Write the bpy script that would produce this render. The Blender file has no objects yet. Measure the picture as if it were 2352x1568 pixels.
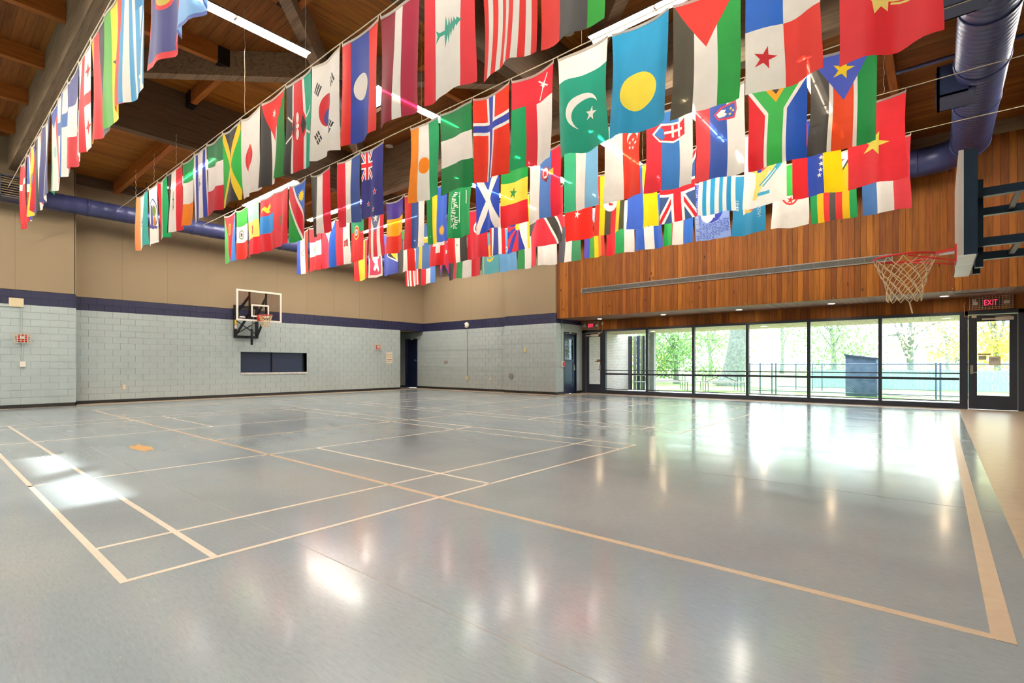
import bpy, math, random
import numpy as np
from mathutils import Vector, Matrix
from mathutils.geometry import delaunay_2d_cdt
random.seed(7)
SC = bpy.context.scene
COL = SC.collection
# ------------------------------------------------------------------ camera
CAMH, FPX, CX, HY = 1.25, 1163.0, 1176.0, 836.0
YAW = math.atan((2155 - 1176) / FPX)
SN, CS = math.sin(YAW), math.cos(YAW)
cam = bpy.data.cameras.new('camera'); camo = bpy.data.objects.new('camera', cam); COL.objects.link(camo)
camo.location = (0, 0, CAMH); camo.rotation_euler = (math.pi / 2, 0, YAW)
cam.sensor_fit = 'HORIZONTAL'; cam.sensor_width = 36; cam.lens = 36 * FPX / 2352
cam.shift_y = (HY - 784) / 2352; cam.clip_end = 400; cam.clip_start = 0.05
SC.camera = camo
# ------------------------------------------------------------------ world, sun, exposure
SC.view_settings.view_transform = 'Standard'; SC.view_settings.look = 'None'
SC.view_settings.gamma = 1.0; SC.view_settings.use_curve_mapping = False
SC.view_settings.exposure = 0.5
w = bpy.data.worlds.new('sky'); SC.world = w; w.use_nodes = True
bg = w.node_tree.nodes['Background']
bg.inputs[0].default_value = (0.80, 0.90, 1.0, 1); bg.inputs[1].default_value = 4.8
sl = bpy.data.lights.new('sun', 'SUN'); so = bpy.data.objects.new('sun', sl); COL.objects.link(so)
sl.energy = 14.0; sl.angle = 0.02; sl.color = (1.0, 0.95, 0.86)
SUNDIR = Vector((0.575 * math.cos(math.radians(45)), -0.818 * math.cos(math.radians(45)), -math.sin(math.radians(45))))
so.rotation_euler = SUNDIR.to_track_quat('-Z', 'Y').to_euler(); so.location = (-20, 30, 30)
LAMP = 270.0      # brightness of the strip-light tubes
try:
    SC.cycles.use_denoising = True; SC.cycles.max_bounces = 10; SC.cycles.diffuse_bounces = 5
    SC.cycles.transparent_max_bounces = 24; SC.cycles.sample_clamp_indirect = 6.0
    SC.cycles.caustics_reflective = False; SC.cycles.caustics_refractive = False
except Exception:
    pass
# ------------------------------------------------------------------ pixel helpers (direction only)
def ray(px, py):
    r = (px - CX) / FPX
    return Vector((-SN + CS * r, CS + SN * r, (HY - py) / FPX))
def onY(px, py, y): v = ray(px, py); return v * (y / v.y) + Vector((0, 0, CAMH))
def onX(px, py, x): v = ray(px, py); return v * (x / v.x) + Vector((0, 0, CAMH))
def onZ(px, py, z): v = ray(px, py); return v * ((z - CAMH) / v.z) + Vector((0, 0, CAMH))
# ------------------------------------------------------------------ materials
MATS = {}
def lin(hexs):
    hexs = hexs.lstrip('#'); o = []
    for i in (0, 2, 4):
        c = int(hexs[i:i + 2], 16) / 255
        o.append(c / 12.92 if c <= 0.04045 else ((c + 0.055) / 1.055) ** 2.4)
    return (o[0], o[1], o[2], 1)
def newmat(name):
    m = bpy.data.materials.new(name); m.use_nodes = True; MATS[name] = m
    nt = m.node_tree; return m, nt, nt.nodes['Principled BSDF']
def noise(nt, scale, detail=3, vec=None, rough=0.5):
    n = nt.nodes.new('ShaderNodeTexNoise'); n.inputs['Scale'].default_value = scale; n.inputs['Detail'].default_value = detail
    n.inputs['Roughness'].default_value = rough
    if vec: nt.links.new(vec, n.inputs['Vector'])
    return n
def posvec(nt, scale=(1, 1, 1)):
    g = nt.nodes.new('ShaderNodeNewGeometry'); mp = nt.nodes.new('ShaderNodeMapping')
    mp.inputs['Scale'].default_value = scale; nt.links.new(g.outputs['Position'], mp.inputs['Vector']); return mp.outputs['Vector']
def mix(nt, fac, a, b, blend='MIX'):
    n = nt.nodes.new('ShaderNodeMix'); n.data_type = 'RGBA'; n.blend_type = blend
    for sock, v in ((n.inputs[0], fac), (n.inputs[6], a), (n.inputs[7], b)):
        if isinstance(v, (int, float)): sock.default_value = v
        elif isinstance(v, tuple): sock.default_value = v
        else: nt.links.new(v, sock)
    return n.outputs[2]
def ramp(nt, fac, stops):
    n = nt.nodes.new('ShaderNodeValToRGB'); e = n.color_ramp.elements
    e[0].position, e[0].color = stops[0]; e[1].position, e[1].color = stops[-1]
    for p, c in stops[1:-1]:
        k = e.new(p); k.color = c
    nt.links.new(fac, n.inputs[0]); return n.outputs[0]
def bump(nt, b, height, strength=0.2, dist=0.01):
    n = nt.nodes.new('ShaderNodeBump'); n.inputs['Strength'].default_value = strength; n.inputs['Distance'].default_value = dist
    nt.links.new(height, n.inputs['Height']); nt.links.new(n.outputs[0], b.inputs['Normal'])
def plain(name, col, rough=0.6, metal=0.0, var=0.06, scale=6, bmp=0.0, bscale=80, spec=0.5):
    if name in MATS: return MATS[name]
    m, nt, b = newmat(name); c = lin(col) if isinstance(col, str) else (*col, 1)
    v = posvec(nt); n = noise(nt, scale, 4, v)
    d = tuple(max(0, x * (1 - var * 2)) for x in c[:3]) + (1,); l = tuple(min(1, x * (1 + var)) for x in c[:3]) + (1,)
    nt.links.new(ramp(nt, n.outputs[0], [(0.3, d), (0.7, l)]), b.inputs['Base Color'])
    b.inputs['Roughness'].default_value = rough; b.inputs['Metallic'].default_value = metal
    b.inputs['Specular IOR Level'].default_value = spec
    if bmp: bump(nt, b, noise(nt, bscale, 3, v).outputs[0], bmp)
    return m
def emis(name, col, strength):
    if name in MATS: return MATS[name]
    m, nt, b = newmat(name); c = lin(col) if isinstance(col, str) else (*col, 1)
    b.inputs['Base Color'].default_value = c; b.inputs['Emission Color'].default_value = c
    b.inputs['Emission Strength'].default_value = strength; return m
def wood(name, cols, axis, rough=0.55, knots=True):
    """board timber: per-board tint, grain stretched along the axis"""
    m, nt, b = newmat(name)
    sc = [9, 9, 9]; sc['xyz'.index(axis)] = 0.55
    oi = nt.nodes.new('ShaderNodeObjectInfo')
    st = [(i / (len(cols) - 1), lin(c)) for i, c in enumerate(cols)]
    tint = ramp(nt, oi.outputs['Random'], st)
    g = nt.nodes.new('ShaderNodeNewGeometry'); add = nt.nodes.new('ShaderNodeVectorMath'); add.operation = 'MULTIPLY_ADD'
    cmb = nt.nodes.new('ShaderNodeCombineXYZ')
    for i in range(3): nt.links.new(oi.outputs['Random'], cmb.inputs[i])
    nt.links.new(cmb.outputs[0], add.inputs[0]); add.inputs[1].default_value = (31, 47, 23); nt.links.new(g.outputs['Position'], add.inputs[2])
    mp = nt.nodes.new('ShaderNodeMapping'); mp.inputs['Scale'].default_value = sc; nt.links.new(add.outputs[0], mp.inputs['Vector'])
    n = noise(nt, 2.2, 6, mp.outputs[0], 0.62)
    grain = ramp(nt, n.outputs[0], [(0.3, (0.55, 0.5, 0.46, 1)), (0.52, (0.95, 0.95, 0.95, 1)), (0.75, (1.1, 1.05, 1.0, 1))])
    col = mix(nt, 1.0, tint, grain, 'MULTIPLY')
    if knots:
        vo = nt.nodes.new('ShaderNodeTexVoronoi'); vo.inputs['Scale'].default_value = 1.0
        ks = [3.2, 3.2, 3.2]; ks['xyz'.index(axis)] = 1.5
        mk = nt.nodes.new('ShaderNodeMapping'); mk.inputs['Scale'].default_value = ks; nt.links.new(add.outputs[0], mk.inputs['Vector'])
        nt.links.new(mk.outputs[0], vo.inputs['Vector'])
        kn = ramp(nt, vo.outputs['Distance'], [(0.0, (0.16, 0.09, 0.05, 1)), (0.06, (0.35, 0.22, 0.14, 1)), (0.11, (1, 1, 1, 1))])
        col = mix(nt, 1.0, col, kn, 'MULTIPLY')
    nt.links.new(col, b.inputs['Base Color']); b.inputs['Roughness'].default_value = rough
    b.inputs['Specular IOR Level'].default_value = 0.22
    bump(nt, b, n.outputs[0], 0.25, 0.004); return m
def cloth(hexs):
    name = 'cloth_' + hexs
    if name in MATS: return MATS[name]
    m, nt, b = newmat(name); c = lin(hexs)
    v = posvec(nt); wv = noise(nt, 5, 2, v)
    d = tuple(x * 0.95 for x in c[:3]) + (1,)
    colr = ramp(nt, wv.outputs[0], [(0.35, d), (0.65, c)])
    nt.links.new(colr, b.inputs['Base Color']); b.inputs['Roughness'].default_value = 0.62
    b.inputs['Sheen Weight'].default_value = 0.25
    bump(nt, b, noise(nt, 5, 1, v).outputs[0], 0.15, 0.03)
    tr = nt.nodes.new('ShaderNodeBsdfTranslucent'); nt.links.new(colr, tr.inputs[0])
    tp = nt.nodes.new('ShaderNodeBsdfTransparent'); nt.links.new(colr, tp.inputs[0])
    m1 = nt.nodes.new('ShaderNodeMixShader'); m1.inputs[0].default_value = 0.5
    nt.links.new(b.outputs[0], m1.inputs[1]); nt.links.new(tr.outputs[0], m1.inputs[2])
    m2 = nt.nodes.new('ShaderNodeMixShader'); m2.inputs[0].default_value = 0.035
    nt.links.new(m1.outputs[0], m2.inputs[1]); nt.links.new(tp.outputs[0], m2.inputs[2])
    nt.links.new(m2.outputs[0], nt.nodes['Material Output'].inputs[0]); return m
def glassmat(name, tint=(0.93, 0.97, 0.97), refl=1.0):
    if name in MATS: return MATS[name]
    m, nt, b = newmat(name); nt.nodes.remove(b)
    tp = nt.nodes.new('ShaderNodeBsdfTransparent'); tp.inputs[0].default_value = (*tint, 1)
    gl = nt.nodes.new('ShaderNodeBsdfGlossy'); gl.inputs['Roughness'].default_value = 0.02
    lw = nt.nodes.new('ShaderNodeLayerWeight'); lw.inputs['Blend'].default_value = 0.5
    pw = nt.nodes.new('ShaderNodeMath'); pw.operation = 'POWER'; pw.inputs[1].default_value = 5; nt.links.new(lw.outputs['Facing'], pw.inputs[0])
    mu = nt.nodes.new('ShaderNodeMath'); mu.operation = 'MULTIPLY_ADD'; mu.inputs[1].default_value = 0.9 * refl; mu.inputs[2].default_value = 0.03 * refl; nt.links.new(pw.outputs[0], mu.inputs[0])
    mx = nt.nodes.new('ShaderNodeMixShader'); nt.links.new(mu.outputs[0], mx.inputs[0])
    nt.links.new(tp.outputs[0], mx.inputs[1]); nt.links.new(gl.outputs[0], mx.inputs[2])
    nt.links.new(mx.outputs[0], nt.nodes['Material Output'].inputs[0]); return m

M_BLOCK = plain('painted_block', '#A2ADAC', 0.55, var=0.03, scale=2.5, bmp=0.12, bscale=120)
M_NAVY = plain('navy_block', '#14173A', 0.6, var=0.05, bmp=0.12, bscale=120)
M_MORT = plain('painted_mortar', '#929C9B', 0.7, var=0.03)
M_NMORT = plain('navy_mortar', '#15162F', 0.7, var=0.03)
M_FABRIC = plain('beige_wall_fabric', '#8E7C62', 0.9, var=0.05, scale=60, bmp=0.25, bscale=220)
M_BASE = plain('black_rubber_base', '#1B1A1A', 0.45, var=0.1)
M_TAN = plain('tan_floor_border', '#C2AB92', 0.3, var=0.05, scale=9)
M_DARKFRAME = plain('dark_bronze_frame', '#262A38', 0.4, var=0.05)
M_DOORNAVY = plain('navy_painted_door', '#16203C', 0.35, var=0.05)
M_WHITE = plain('white_paint', '#D8D2C6', 0.5, var=0.03)
M_IVORY = plain('ivory_plastic', '#C9B894', 0.5, var=0.03)
M_GREYMET = plain('brushed_grey_metal', '#9A968E', 0.35, 0.6, var=0.05)
M_BLACKST = plain('black_powder_steel', '#14151A', 0.4, 0.2, var=0.08)
M_BLUEST = plain('dark_teal_steel', '#16283A', 0.3, 0.4, var=0.08)
M_HOOD = plain('white_reflector', '#C2BCB0', 0.45, var=0.03)
M_CORD = plain('cream_cord', '#D9CBB0', 0.8, var=0.08)
M_NET = plain('net_cord', '#D2BC97', 0.85, var=0.08)
M_RIM = plain('orange_red_rim', '#C23014', 0.4, var=0.05)
M_REDRIM = plain('red_rim', '#C81E1A', 0.4, var=0.05)
M_DUCT = plain('blue_painted_duct', '#343A64', 0.38, 0.15, var=0.08, scale=2)
M_DUCTREG = plain('blue_register_panel', '#2C3A5E', 0.5, var=0.1, scale=4)
M_RED = plain('red_plastic', '#C5231C', 0.4, var=0.05)
M_TUBE = emis('tube_glow', (1.0, 0.92, 0.80), LAMP)
M_DOWN = emis('downlight_glow', (1.0, 0.74, 0.45), 110)
M_EXIT = emis('exit_red_glow', (1.0, 0.02, 0.08), 1.6)
M_PLANKW = wood('cedar_wall_boards', ['#74400F', '#8E5215', '#7C4610', '#A0601A', '#6C3810', '#8A4C18'], 'z')
M_DECKX = wood('ceiling_boards_x', ['#74431A', '#8A5222', '#7C4A1C', '#96602A'], 'x', knots=False)
M_DECKY = wood('ceiling_boards_y', ['#8C5418', '#9C621E', '#7E4A14', '#A66A24'], 'y', knots=False)
M_SOFF = wood('soffit_boards', ['#7A5A45', '#86644C', '#6C4E3C'], 'y', knots=False)
M_PURX = wood('purlin_timber_x', ['#9A5820', '#A8642A'], 'x', knots=False)
M_PURY = wood('purlin_timber_y', ['#9A5820', '#A8642A'], 'y', knots=False)
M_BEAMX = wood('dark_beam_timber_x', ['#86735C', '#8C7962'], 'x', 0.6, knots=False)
M_BEAMY = wood('shaded_beam_timber_y', ['#5A4733', '#604C38'], 'y', 0.6, knots=False)  # beam timber coloured darker to carry the shade on these faces
M_BEAMD = wood('grey_brace_timber', ['#84705A', '#8C785F'], 'x', 0.6, knots=False)
M_HANG = plain('dark_steel_hanger', '#1C1512', 0.5, 0.3, var=0.1)
M_GLASS = glassmat('window_glass')
M_BOARDGL = glassmat('backboard_glass', (0.80, 0.78, 0.80), 0.7)
# floor
def floormat():
    m, nt, b = newmat('speckled_sheet_floor')
    v = posvec(nt); big = noise(nt, 0.55, 3, v)
    base = ramp(nt, big.outputs[0], [(0.3, lin('#87939D')), (0.5, lin('#949EA5')), (0.7, lin('#9DA4A7'))])
    st = noise(nt, 1.0, 4, posvec(nt, (14, 70, 10)), 0.7)
    fl = ramp(nt, st.outputs[0], [(0.36, (0.87, 0.87, 0.88, 1)), (0.5, (0.97, 0.97, 0.97, 1)), (0.64, (1.03, 1.02, 1.01, 1)), (0.74, (1.2, 1.17, 1.12, 1))])
    col = mix(nt, 0.75, base, fl, 'MULTIPLY')
    sp = noise(nt, 1.0, 2, posvec(nt, (60, 160, 10)))
    col = mix(nt, ramp(nt, sp.outputs[0], [(0.66, (0, 0, 0, 1)), (0.76, (0.35, 0.35, 0.35, 1))]), col, lin('#D8D0BE'))
    nt.links.new(col, b.inputs['Base Color'])
    rg = noise(nt, 1.0, 4, posvec(nt, (0.7, 2.2, 1)))
    mr = nt.nodes.new('ShaderNodeMapRange'); nt.links.new(rg.outputs[0], mr.inputs[0])
    mr.inputs[1].default_value = 0.3; mr.inputs[2].default_value = 0.7; mr.inputs[3].default_value = 0.13; mr.inputs[4].default_value = 0.24
    nt.links.new(mr.outputs[0], b.inputs['Roughness'])
    b.inputs['Specular IOR Level'].default_value = 0.55
    b.inputs['Coat Weight'].default_value = 0.25; b.inputs['Coat Roughness'].default_value = 0.12
    bump(nt, b, noise(nt, 1.0, 3, posvec(nt, (0.9, 3.0, 1))).outputs[0], 0.06, 0.01); return m
M_FLOOR = floormat()
M_LINEW = plain('cream_court_line', '#DCCFBE', 0.3, var=0.04, scale=12)
M_LINEB = plain('peach_court_line', '#CDB49A', 0.3, var=0.04, scale=12)
M_SEAM = plain('floor_seam', '#8C8984', 0.5, var=0.04)

# ------------------------------------------------------------------ mesh builder
class MB:
    def __init__(s): s.v = []; s.f = []; s.m = []; s.smooth = False
    def add(s, vs, fs, mi=0):
        o = len(s.v); s.v += [Vector(v) for v in vs]; s.f += [tuple(i + o for i in f) for f in fs]; s.m += [mi] * len(fs); return s
    def box(s, a, b, mi=0):
        (x0, y0, z0), (x1, y1, z1) = a, b
        x0, x1 = min(x0, x1), max(x0, x1); y0, y1 = min(y0, y1), max(y0, y1); z0, z1 = min(z0, z1), max(z0, z1)
        return s.add([(x0, y0, z0), (x1, y0, z0), (x1, y1, z0), (x0, y1, z0), (x0, y0, z1), (x1, y0, z1), (x1, y1, z1), (x0, y1, z1)],
                     [(3, 2, 1, 0), (4, 5, 6, 7), (0, 1, 5, 4), (1, 2, 6, 5), (2, 3, 7, 6), (3, 0, 4, 7)], mi)
    def beam(s, p, q, w, h, mi=0, up=(0, 0, 1)):
        """rectangular bar from p to q, w wide, h tall, centred"""
        p, q = Vector(p), Vector(q); d = (q - p).normalized(); up = Vector(up)
        if abs(d.dot(up)) > 0.98: up = Vector((0, 1, 0))
        sx = d.cross(up).normalized(); u = sx.cross(d).normalized(); c = []
        for e in (p, q):
            for a, b in ((-1, -1), (1, -1), (1, 1), (-1, 1)): c.append(e + sx * a * w / 2 + u * b * h / 2)
        return s.add(c, [(0, 1, 2, 3), (7, 6, 5, 4), (0, 4, 5, 1), (1, 5, 6, 2), (2, 6, 7, 3), (3, 7, 4, 0)], mi)
    def tube(s, pts, r, n=8, mi=0, caps=True, closed=False):
        pts = [Vector(p) for p in pts]; k = len(pts); rs = r if isinstance(r, (list, tuple)) else [r] * k
        base = len(s.v); prev = None
        for i, p in enumerate(pts):
            if closed: d = (pts[(i + 1) % k] - pts[i - 1])
            else: d = pts[min(i + 1, k - 1)] - pts[max(i - 1, 0)]
            d.normalize()
            if prev is None:
                up = Vector((0, 0, 1)) if abs(d.z) < 0.9 else Vector((1, 0, 0)); a = d.cross(up).normalized()
            else:
                a = prev - d * prev.dot(d)
                a = a.normalized() if a.length > 1e-6 else d.orthogonal().normalized()
            prev = a; b2 = d.cross(a).normalized()
            for j in range(n):
                t = 2 * math.pi * j / n; s.v.append(p + (a * math.cos(t) + b2 * math.sin(t)) * rs[i])
        segs = k if closed else k - 1
        for i in range(segs):
            i2 = (i + 1) % k
            for j in range(n):
                j2 = (j + 1) % n
                s.f.append((base + i * n + j, base + i * n + j2, base + i2 * n + j2, base + i2 * n + j)); s.m.append(mi)
        if caps and not closed:
            s.f.append(tuple(base + j for j in range(n))[::-1]); s.m.append(mi)
            s.f.append(tuple(base + (k - 1) * n + j for j in range(n))); s.m.append(mi)
        return s
    def disc(s, c, nrm, r, n=16, mi=0, th=0.0):
        nrm = Vector(nrm).normalized(); c = Vector(c)
        return s.tube([c, c + nrm * (th or 0.002)], r, n, mi)
    def prism(s, poly, axis, a, b, mi=0):
        """extrude 2D polygon (other two axes in order) along axis from a to b"""
        n = len(poly); ax = 'xyz'.index(axis); vs = []
        for t in (a, b):
            for p in poly:
                c = list(p); c.insert(ax, t); vs.append(c)
        fs = [tuple(range(n))[::-1], tuple(range(n, 2 * n))] + [(i, (i + 1) % n, n + (i + 1) % n, n + i) for i in range(n)]
        return s.add(vs, fs, mi)
    def mesh(s, name, mats, org=(0, 0, 0)):
        me = bpy.data.meshes.new(name); org = Vector(org)
        me.from_pydata([tuple(v - org) for v in s.v], [], s.f)
        for m in (mats if isinstance(mats, (list, tuple)) else [mats]): me.materials.append(m)
        if any(s.m): me.polygons.foreach_set('material_index', s.m)
        if s.smooth: me.polygons.foreach_set('use_smooth', [True] * len(me.polygons))
        me.update(); return me
    def build(s, name, mats, parent=None, org=None, kind=None, label=None):
        """world-space verts; origin at org or at the parent's base"""
        if parent is not None and org is None: org = wloc(parent)
        org = Vector(org or (0, 0, 0))
        return link(name, s.mesh(name, mats, org), parent, org, kind, label)
def wloc(o):
    l = Vector(o.location)
    while o.parent is not None: o = o.parent; l += Vector(o.location)
    return l
def link(name, me, parent=None, loc=(0, 0, 0), kind=None, label=None):
    """loc in world space"""
    o = bpy.data.objects.new(name, me); COL.objects.link(o)
    if parent is not None: o.parent = parent; o.location = Vector(loc) - wloc(parent)
    else: o.location = loc
    if kind: o['kind'] = kind
    if label: o['label'] = label
    return o
def thing(name, label, cat, loc, group=None, kind=None):
    o = bpy.data.objects.new(name, None); COL.objects.link(o); o.location = loc; o.empty_display_size = 0.1
    return tag(o, label, cat, group, kind)
def tag(o, label, cat, group=None, kind=None):
    if label: o['label'] = label
    if cat: o['category'] = cat
    if group: o['group'] = group
    if kind: o['kind'] = kind
    return o
def struct(o, label=None):
    o['kind'] = 'structure'
    if label: o['label'] = label
    return o
def textmesh(txt, size, extr=0.0, align='CENTER'):
    cu = bpy.data.curves.new('txt', 'FONT'); cu.body = txt; cu.size = size; cu.extrude = extr; cu.align_x = align; cu.align_y = 'CENTER'
    o = bpy.data.objects.new('txt', cu); COL.objects.link(o); bpy.context.view_layer.update()
    me = bpy.data.meshes.new_from_object(o.evaluated_get(bpy.context.evaluated_depsgraph_get()))
    bpy.data.objects.remove(o); return me
# ================================================================== ROOM SHELL
XL, XLN, YSTEP = -20.5, -19.9, 3.21
YB1, YB2, XSTEP, XS = 17.2, 17.0, -14.75, -11.95
YW, YWD, ZSOF, XR, YBK = 19.0, 17.05, 3.11, 3.3, -4.5
ZBASE, CRS = 0.1, 0.2029
ZBAND = ZBASE + 14 * CRS; ZBTOP = ZBAND + 2 * CRS
ZLOW, ZCAM, ZHI = 7.1, 7.6, 8.0
# ---- floor
fl = MB().box((-24.2, YBK, -0.12), (XR, YW + 0.02, 0)).build('floor', M_FLOOR, org=(0, 0, 0)); struct(fl)
_ln = [0]
def fline(x0, y0, x1, y1, mat, name='court_line', t=0.0012):
    _ln[0] += 1
    MB().box((x0, y0, 0.0), (x1, y1, t + 0.00015 * (_ln[0] % 6))).build(name, mat, fl, org=((x0 + x1) / 2, (y0 + y1) / 2, 0))
LW = 0.042
for Y0, Y1, Y2, Y3, YC in ((0.79, 1.27, 6.73, 7.22, 3.9), (8.95, 9.47, 14.9, 15.4, 12.2)):
    for y in (Y0, Y1, Y2, Y3): fline(-14.4, y - LW / 2, -3.56, y + LW / 2, M_LINEW)
    for x in (-3.58, -4.36, -7.1, -11.1, -13.62, -14.38): fline(x - LW / 2, Y0 - LW / 2, x + LW / 2, Y3 + LW / 2, M_LINEW)
    fline(-7.1, YC - LW / 2, -3.58, YC + LW / 2, M_LINEW); fline(-14.38, YC - LW / 2, -11.1, YC + LW / 2, M_LINEW)
fline(-17.6, 3.17, 0.27, 3.225, M_LINEB); fline(0.185, 3.17, 0.27, 15.9, M_LINEB)
fline(-9.12, 3.2, -9.07, 14.6, M_LINEB)
fline(-17.6, 15.85, 0.27, 15.9, M_LINEB); fline(-17.62, 3.17, -17.56, 15.9, M_LINEB)
MB().add([(-9.11 + 0.34 * math.cos(a * 0.5236) * (1 + 0.2 * (a % 3)), 2.22 + 0.10 * math.sin(a * 0.5236) * (1 + 0.25 * (a % 2)), 0.0016) for a in range(12)], [tuple(range(12))]).build('paint_mark', plain('orange_floor_mark', '#C79A5C', 0.4), fl, org=(-9.11, 2.22, 0))
for y in (1.74, -0.4, 5.9): fline(-18, y, 0.4, y + 0.006, M_SEAM, 'floor_seam', 0.0006)
fline(-5.05, -4, -5.044, 0.5, M_SEAM, 'floor_seam', 0.0006)
# tan border along the walls
TB = 0.0011
for a, b in (((XL, -4, 0), (XL + 0.75, 16.4, TB)), ((-23, 16.4, 0), (XS + 0.8, YB1, TB)), ((XS, YB2, 0), (XS + 0.8, YW, TB)), ((XS + 0.8, 18.1, 0), (XR, YW, TB)), ((0.42, -4, 0), (XR, 18.1, TB))):
    MB().box(a, b).build('floor_border', M_TAN, fl, org=(0, 0, 0))
# ---- concrete-block walls
_bm = {}
def bmesh_for(axis, ln, mat):
    k = (axis, round(ln, 3), mat.name)
    if k not in _bm:
        a, b = ((-0.012, 0.0035, 0.0035), (0.012, ln - 0.0035, CRS - 0.0035)) if axis == 'y' else ((0.0035, -0.012, 0.0035), (ln - 0.0035, 0.012, CRS - 0.0035))
        _bm[k] = MB().box(a, b).mesh('block', mat)
    return _bm[k]
def blocks(wall, axis, plane, sgn, a0, a1, holes=(), limit=0, rows=16, top=None):
    """running-bond blocks; first `limit` (nearest a0) as single parts, the rest joined. sgn = direction the wall faces"""
    items = []
    for k in range(rows):
        z = ZBASE + k * CRS; mat = M_NAVY if k >= 14 else M_BLOCK
        c = a0 - (0.2 if k % 2 else 0.0)
        while c < a1 - 0.01:
            segs = [(max(c, a0), min(c + 0.406, a1))]; c += 0.406
            for h0, h1, z0, z1 in holes:
                if z + CRS / 2 > z0 and z + CRS / 2 < z1:
                    ns = []
                    for p, q in segs:
                        if q <= h0 or p >= h1: ns.append((p, q)); continue
                        if p < h0: ns.append((p, h0))
                        if q > h1: ns.append((h1, q))
                    segs = ns
            for p, q in segs:
                if q - p > 0.03: items.append((p, q - p, z, mat))
    items.sort(key=lambda t: t[0])
    off = plane - sgn * 0.012
    rest = MB()
    for i, (p, ln, z, mat) in enumerate(items):
        if i < limit:
            link('block', bmesh_for(axis, ln, mat), wall, (off, p, z) if axis == 'y' else (p, off, z))
        else:
            mi = 1 if mat is M_NAVY else 0
            if axis == 'y': rest.box((off - 0.012, p + 0.0035, z + 0.0035), (off + 0.012, p + ln - 0.0035, z + CRS - 0.0035), mi)
            else: rest.box((p + 0.0035, off - 0.012, z + 0.0035), (p + ln - 0.0035, off + 0.012, z + CRS - 0.0035), mi)
    if rest.f: rest.build('block_courses', [M_BLOCK, M_NAVY], wall, kind='stuff')
def panels(wall, axis, plane, sgn, a0, a1, z0, z1, wd=1.22):
    n = max(1, round((a1 - a0) / wd)); st = (a1 - a0) / n
    for i in range(n):
        p, q = a0 + i * st + 0.0015, a0 + (i + 1) * st - 0.0015
        lo, hi = sorted((plane, plane - sgn * 0.04))
        if axis == 'y': MB().box((lo, p, z0), (hi, q, z1)).build('acoustic_panel', M_FABRIC, wall, org=(plane, p, z0))
        else: MB().box((p, lo, z0), (q, hi, z1)).build('acoustic_panel', M_FABRIC, wall, org=(p, plane, z0))
HATCH = (8.17, 10.83, ZBASE + 4 * CRS, ZBASE + 8 * CRS)
OPN = 15.71
wl = MB()
for a, b, z0, z1 in ((YSTEP, HATCH[0], 0, ZBTOP), (HATCH[1], OPN, 0, ZBTOP), (HATCH[0], HATCH[1], 0, HATCH[2]), (HATCH[0], HATCH[1], HATCH[3], ZBTOP), (OPN, YB1, ZBAND, ZBTOP)):
    wl.box((XL - 0.25, a, z0), (XL - 0.010, b, min(z1, ZBAND) if z0 < ZBAND else z1), 0 if z0 < ZBAND else 1)
    if z0 < ZBAND < z1: wl.box((XL - 0.25, a, ZBAND), (XL - 0.010, b, z1), 1)
wl.box((XLN - 0.85, YBK, 0), (XLN - 0.010, YSTEP - 0.01, ZBAND), 0); wl.box((XLN - 0.85, YBK, ZBAND), (XLN - 0.010, YSTEP - 0.01, ZBTOP), 1)
wl.box((XL - 0.25, YSTEP, ZBTOP), (XL - 0.035, YB1, 8.3), 2); wl.box((XLN - 0.85, YBK, ZBTOP), (XLN - 0.035, YSTEP - 0.035, 8.3), 2)
wall_left = struct(wl.build('wall_left', [M_MORT, M_NMORT, M_FABRIC], org=(XL, 0, 0)))
blocks(wall_left, 'y', XLN, 1, 1.2, YSTEP, limit=90)
blocks(wall_left, 'y', XL, 1, YSTEP + 0.0, OPN, holes=[HATCH], limit=205)
blocks(wall_left, 'y', XL, 1, OPN, YB1, holes=[(OPN - 1, YB1 + 1, 0, ZBAND)])
panels(wall_left, 'y', XLN, 1, -4.5, YSTEP - 0.03, ZBTOP + 0.01, 8.2); panels(wall_left, 'y', XL, 1, YSTEP, YB1, ZBTOP + 0.01, 8.2)
MB().box((XLN - 0.62, YSTEP - 0.012, ZBTOP), (XLN, YSTEP + 0.006, 8.2), 1).box((XLN - 0.62, YSTEP - 0.012, 0), (XLN, YSTEP + 0.006, ZBAND), 0).box((XLN - 0.62, YSTEP - 0.012, ZBAND), (XLN, YSTEP + 0.006, ZBTOP), 2).build('return_face', [M_BLOCK, M_FABRIC, M_NAVY], wall_left)
# far wall (left of the glazing), two planes, with the dark door in its left end
DX0, DX1, DZ = -21.97, -21.0, 2.58
wf = MB()
for x0, x1, y, z0, z1 in ((-24.2, DX0, YB1, 0, 8.3), (DX0, DX1, YB1, DZ, 8.3), (DX1, XSTEP, YB1, 0, 8.3), (XSTEP, XS - 0.01, YB2, 0, 8.3)):
    wf.box((x0, y + 0.010, z0), (x1, y + 0.3, min(z1, ZBAND)), 0) if z0 < ZBAND else None
    wf.box((x0, y + 0.010, ZBAND), (x1, y + 0.3, ZBTOP), 1); wf.box((x0, y + 0.035, ZBTOP), (x1, y + 0.3, z1), 2)
wall_far = struct(wf.build('wall_far', [M_MORT, M_NMORT, M_FABRIC], org=(-16, YB1, 0)))
blocks(wall_far, 'x', YB1, -1, -24.0, XSTEP, holes=[(DX0, DX1, 0, DZ)])
blocks(wall_far, 'x', YB2, -1, XSTEP, XS)
panels(wall_far, 'x', YB1, -1, XL, XSTEP, ZBTOP + 0.01, 8.2); panels(wall_far, 'x', YB2, -1, XSTEP, XS, ZBTOP + 0.01, 8.2)
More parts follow.
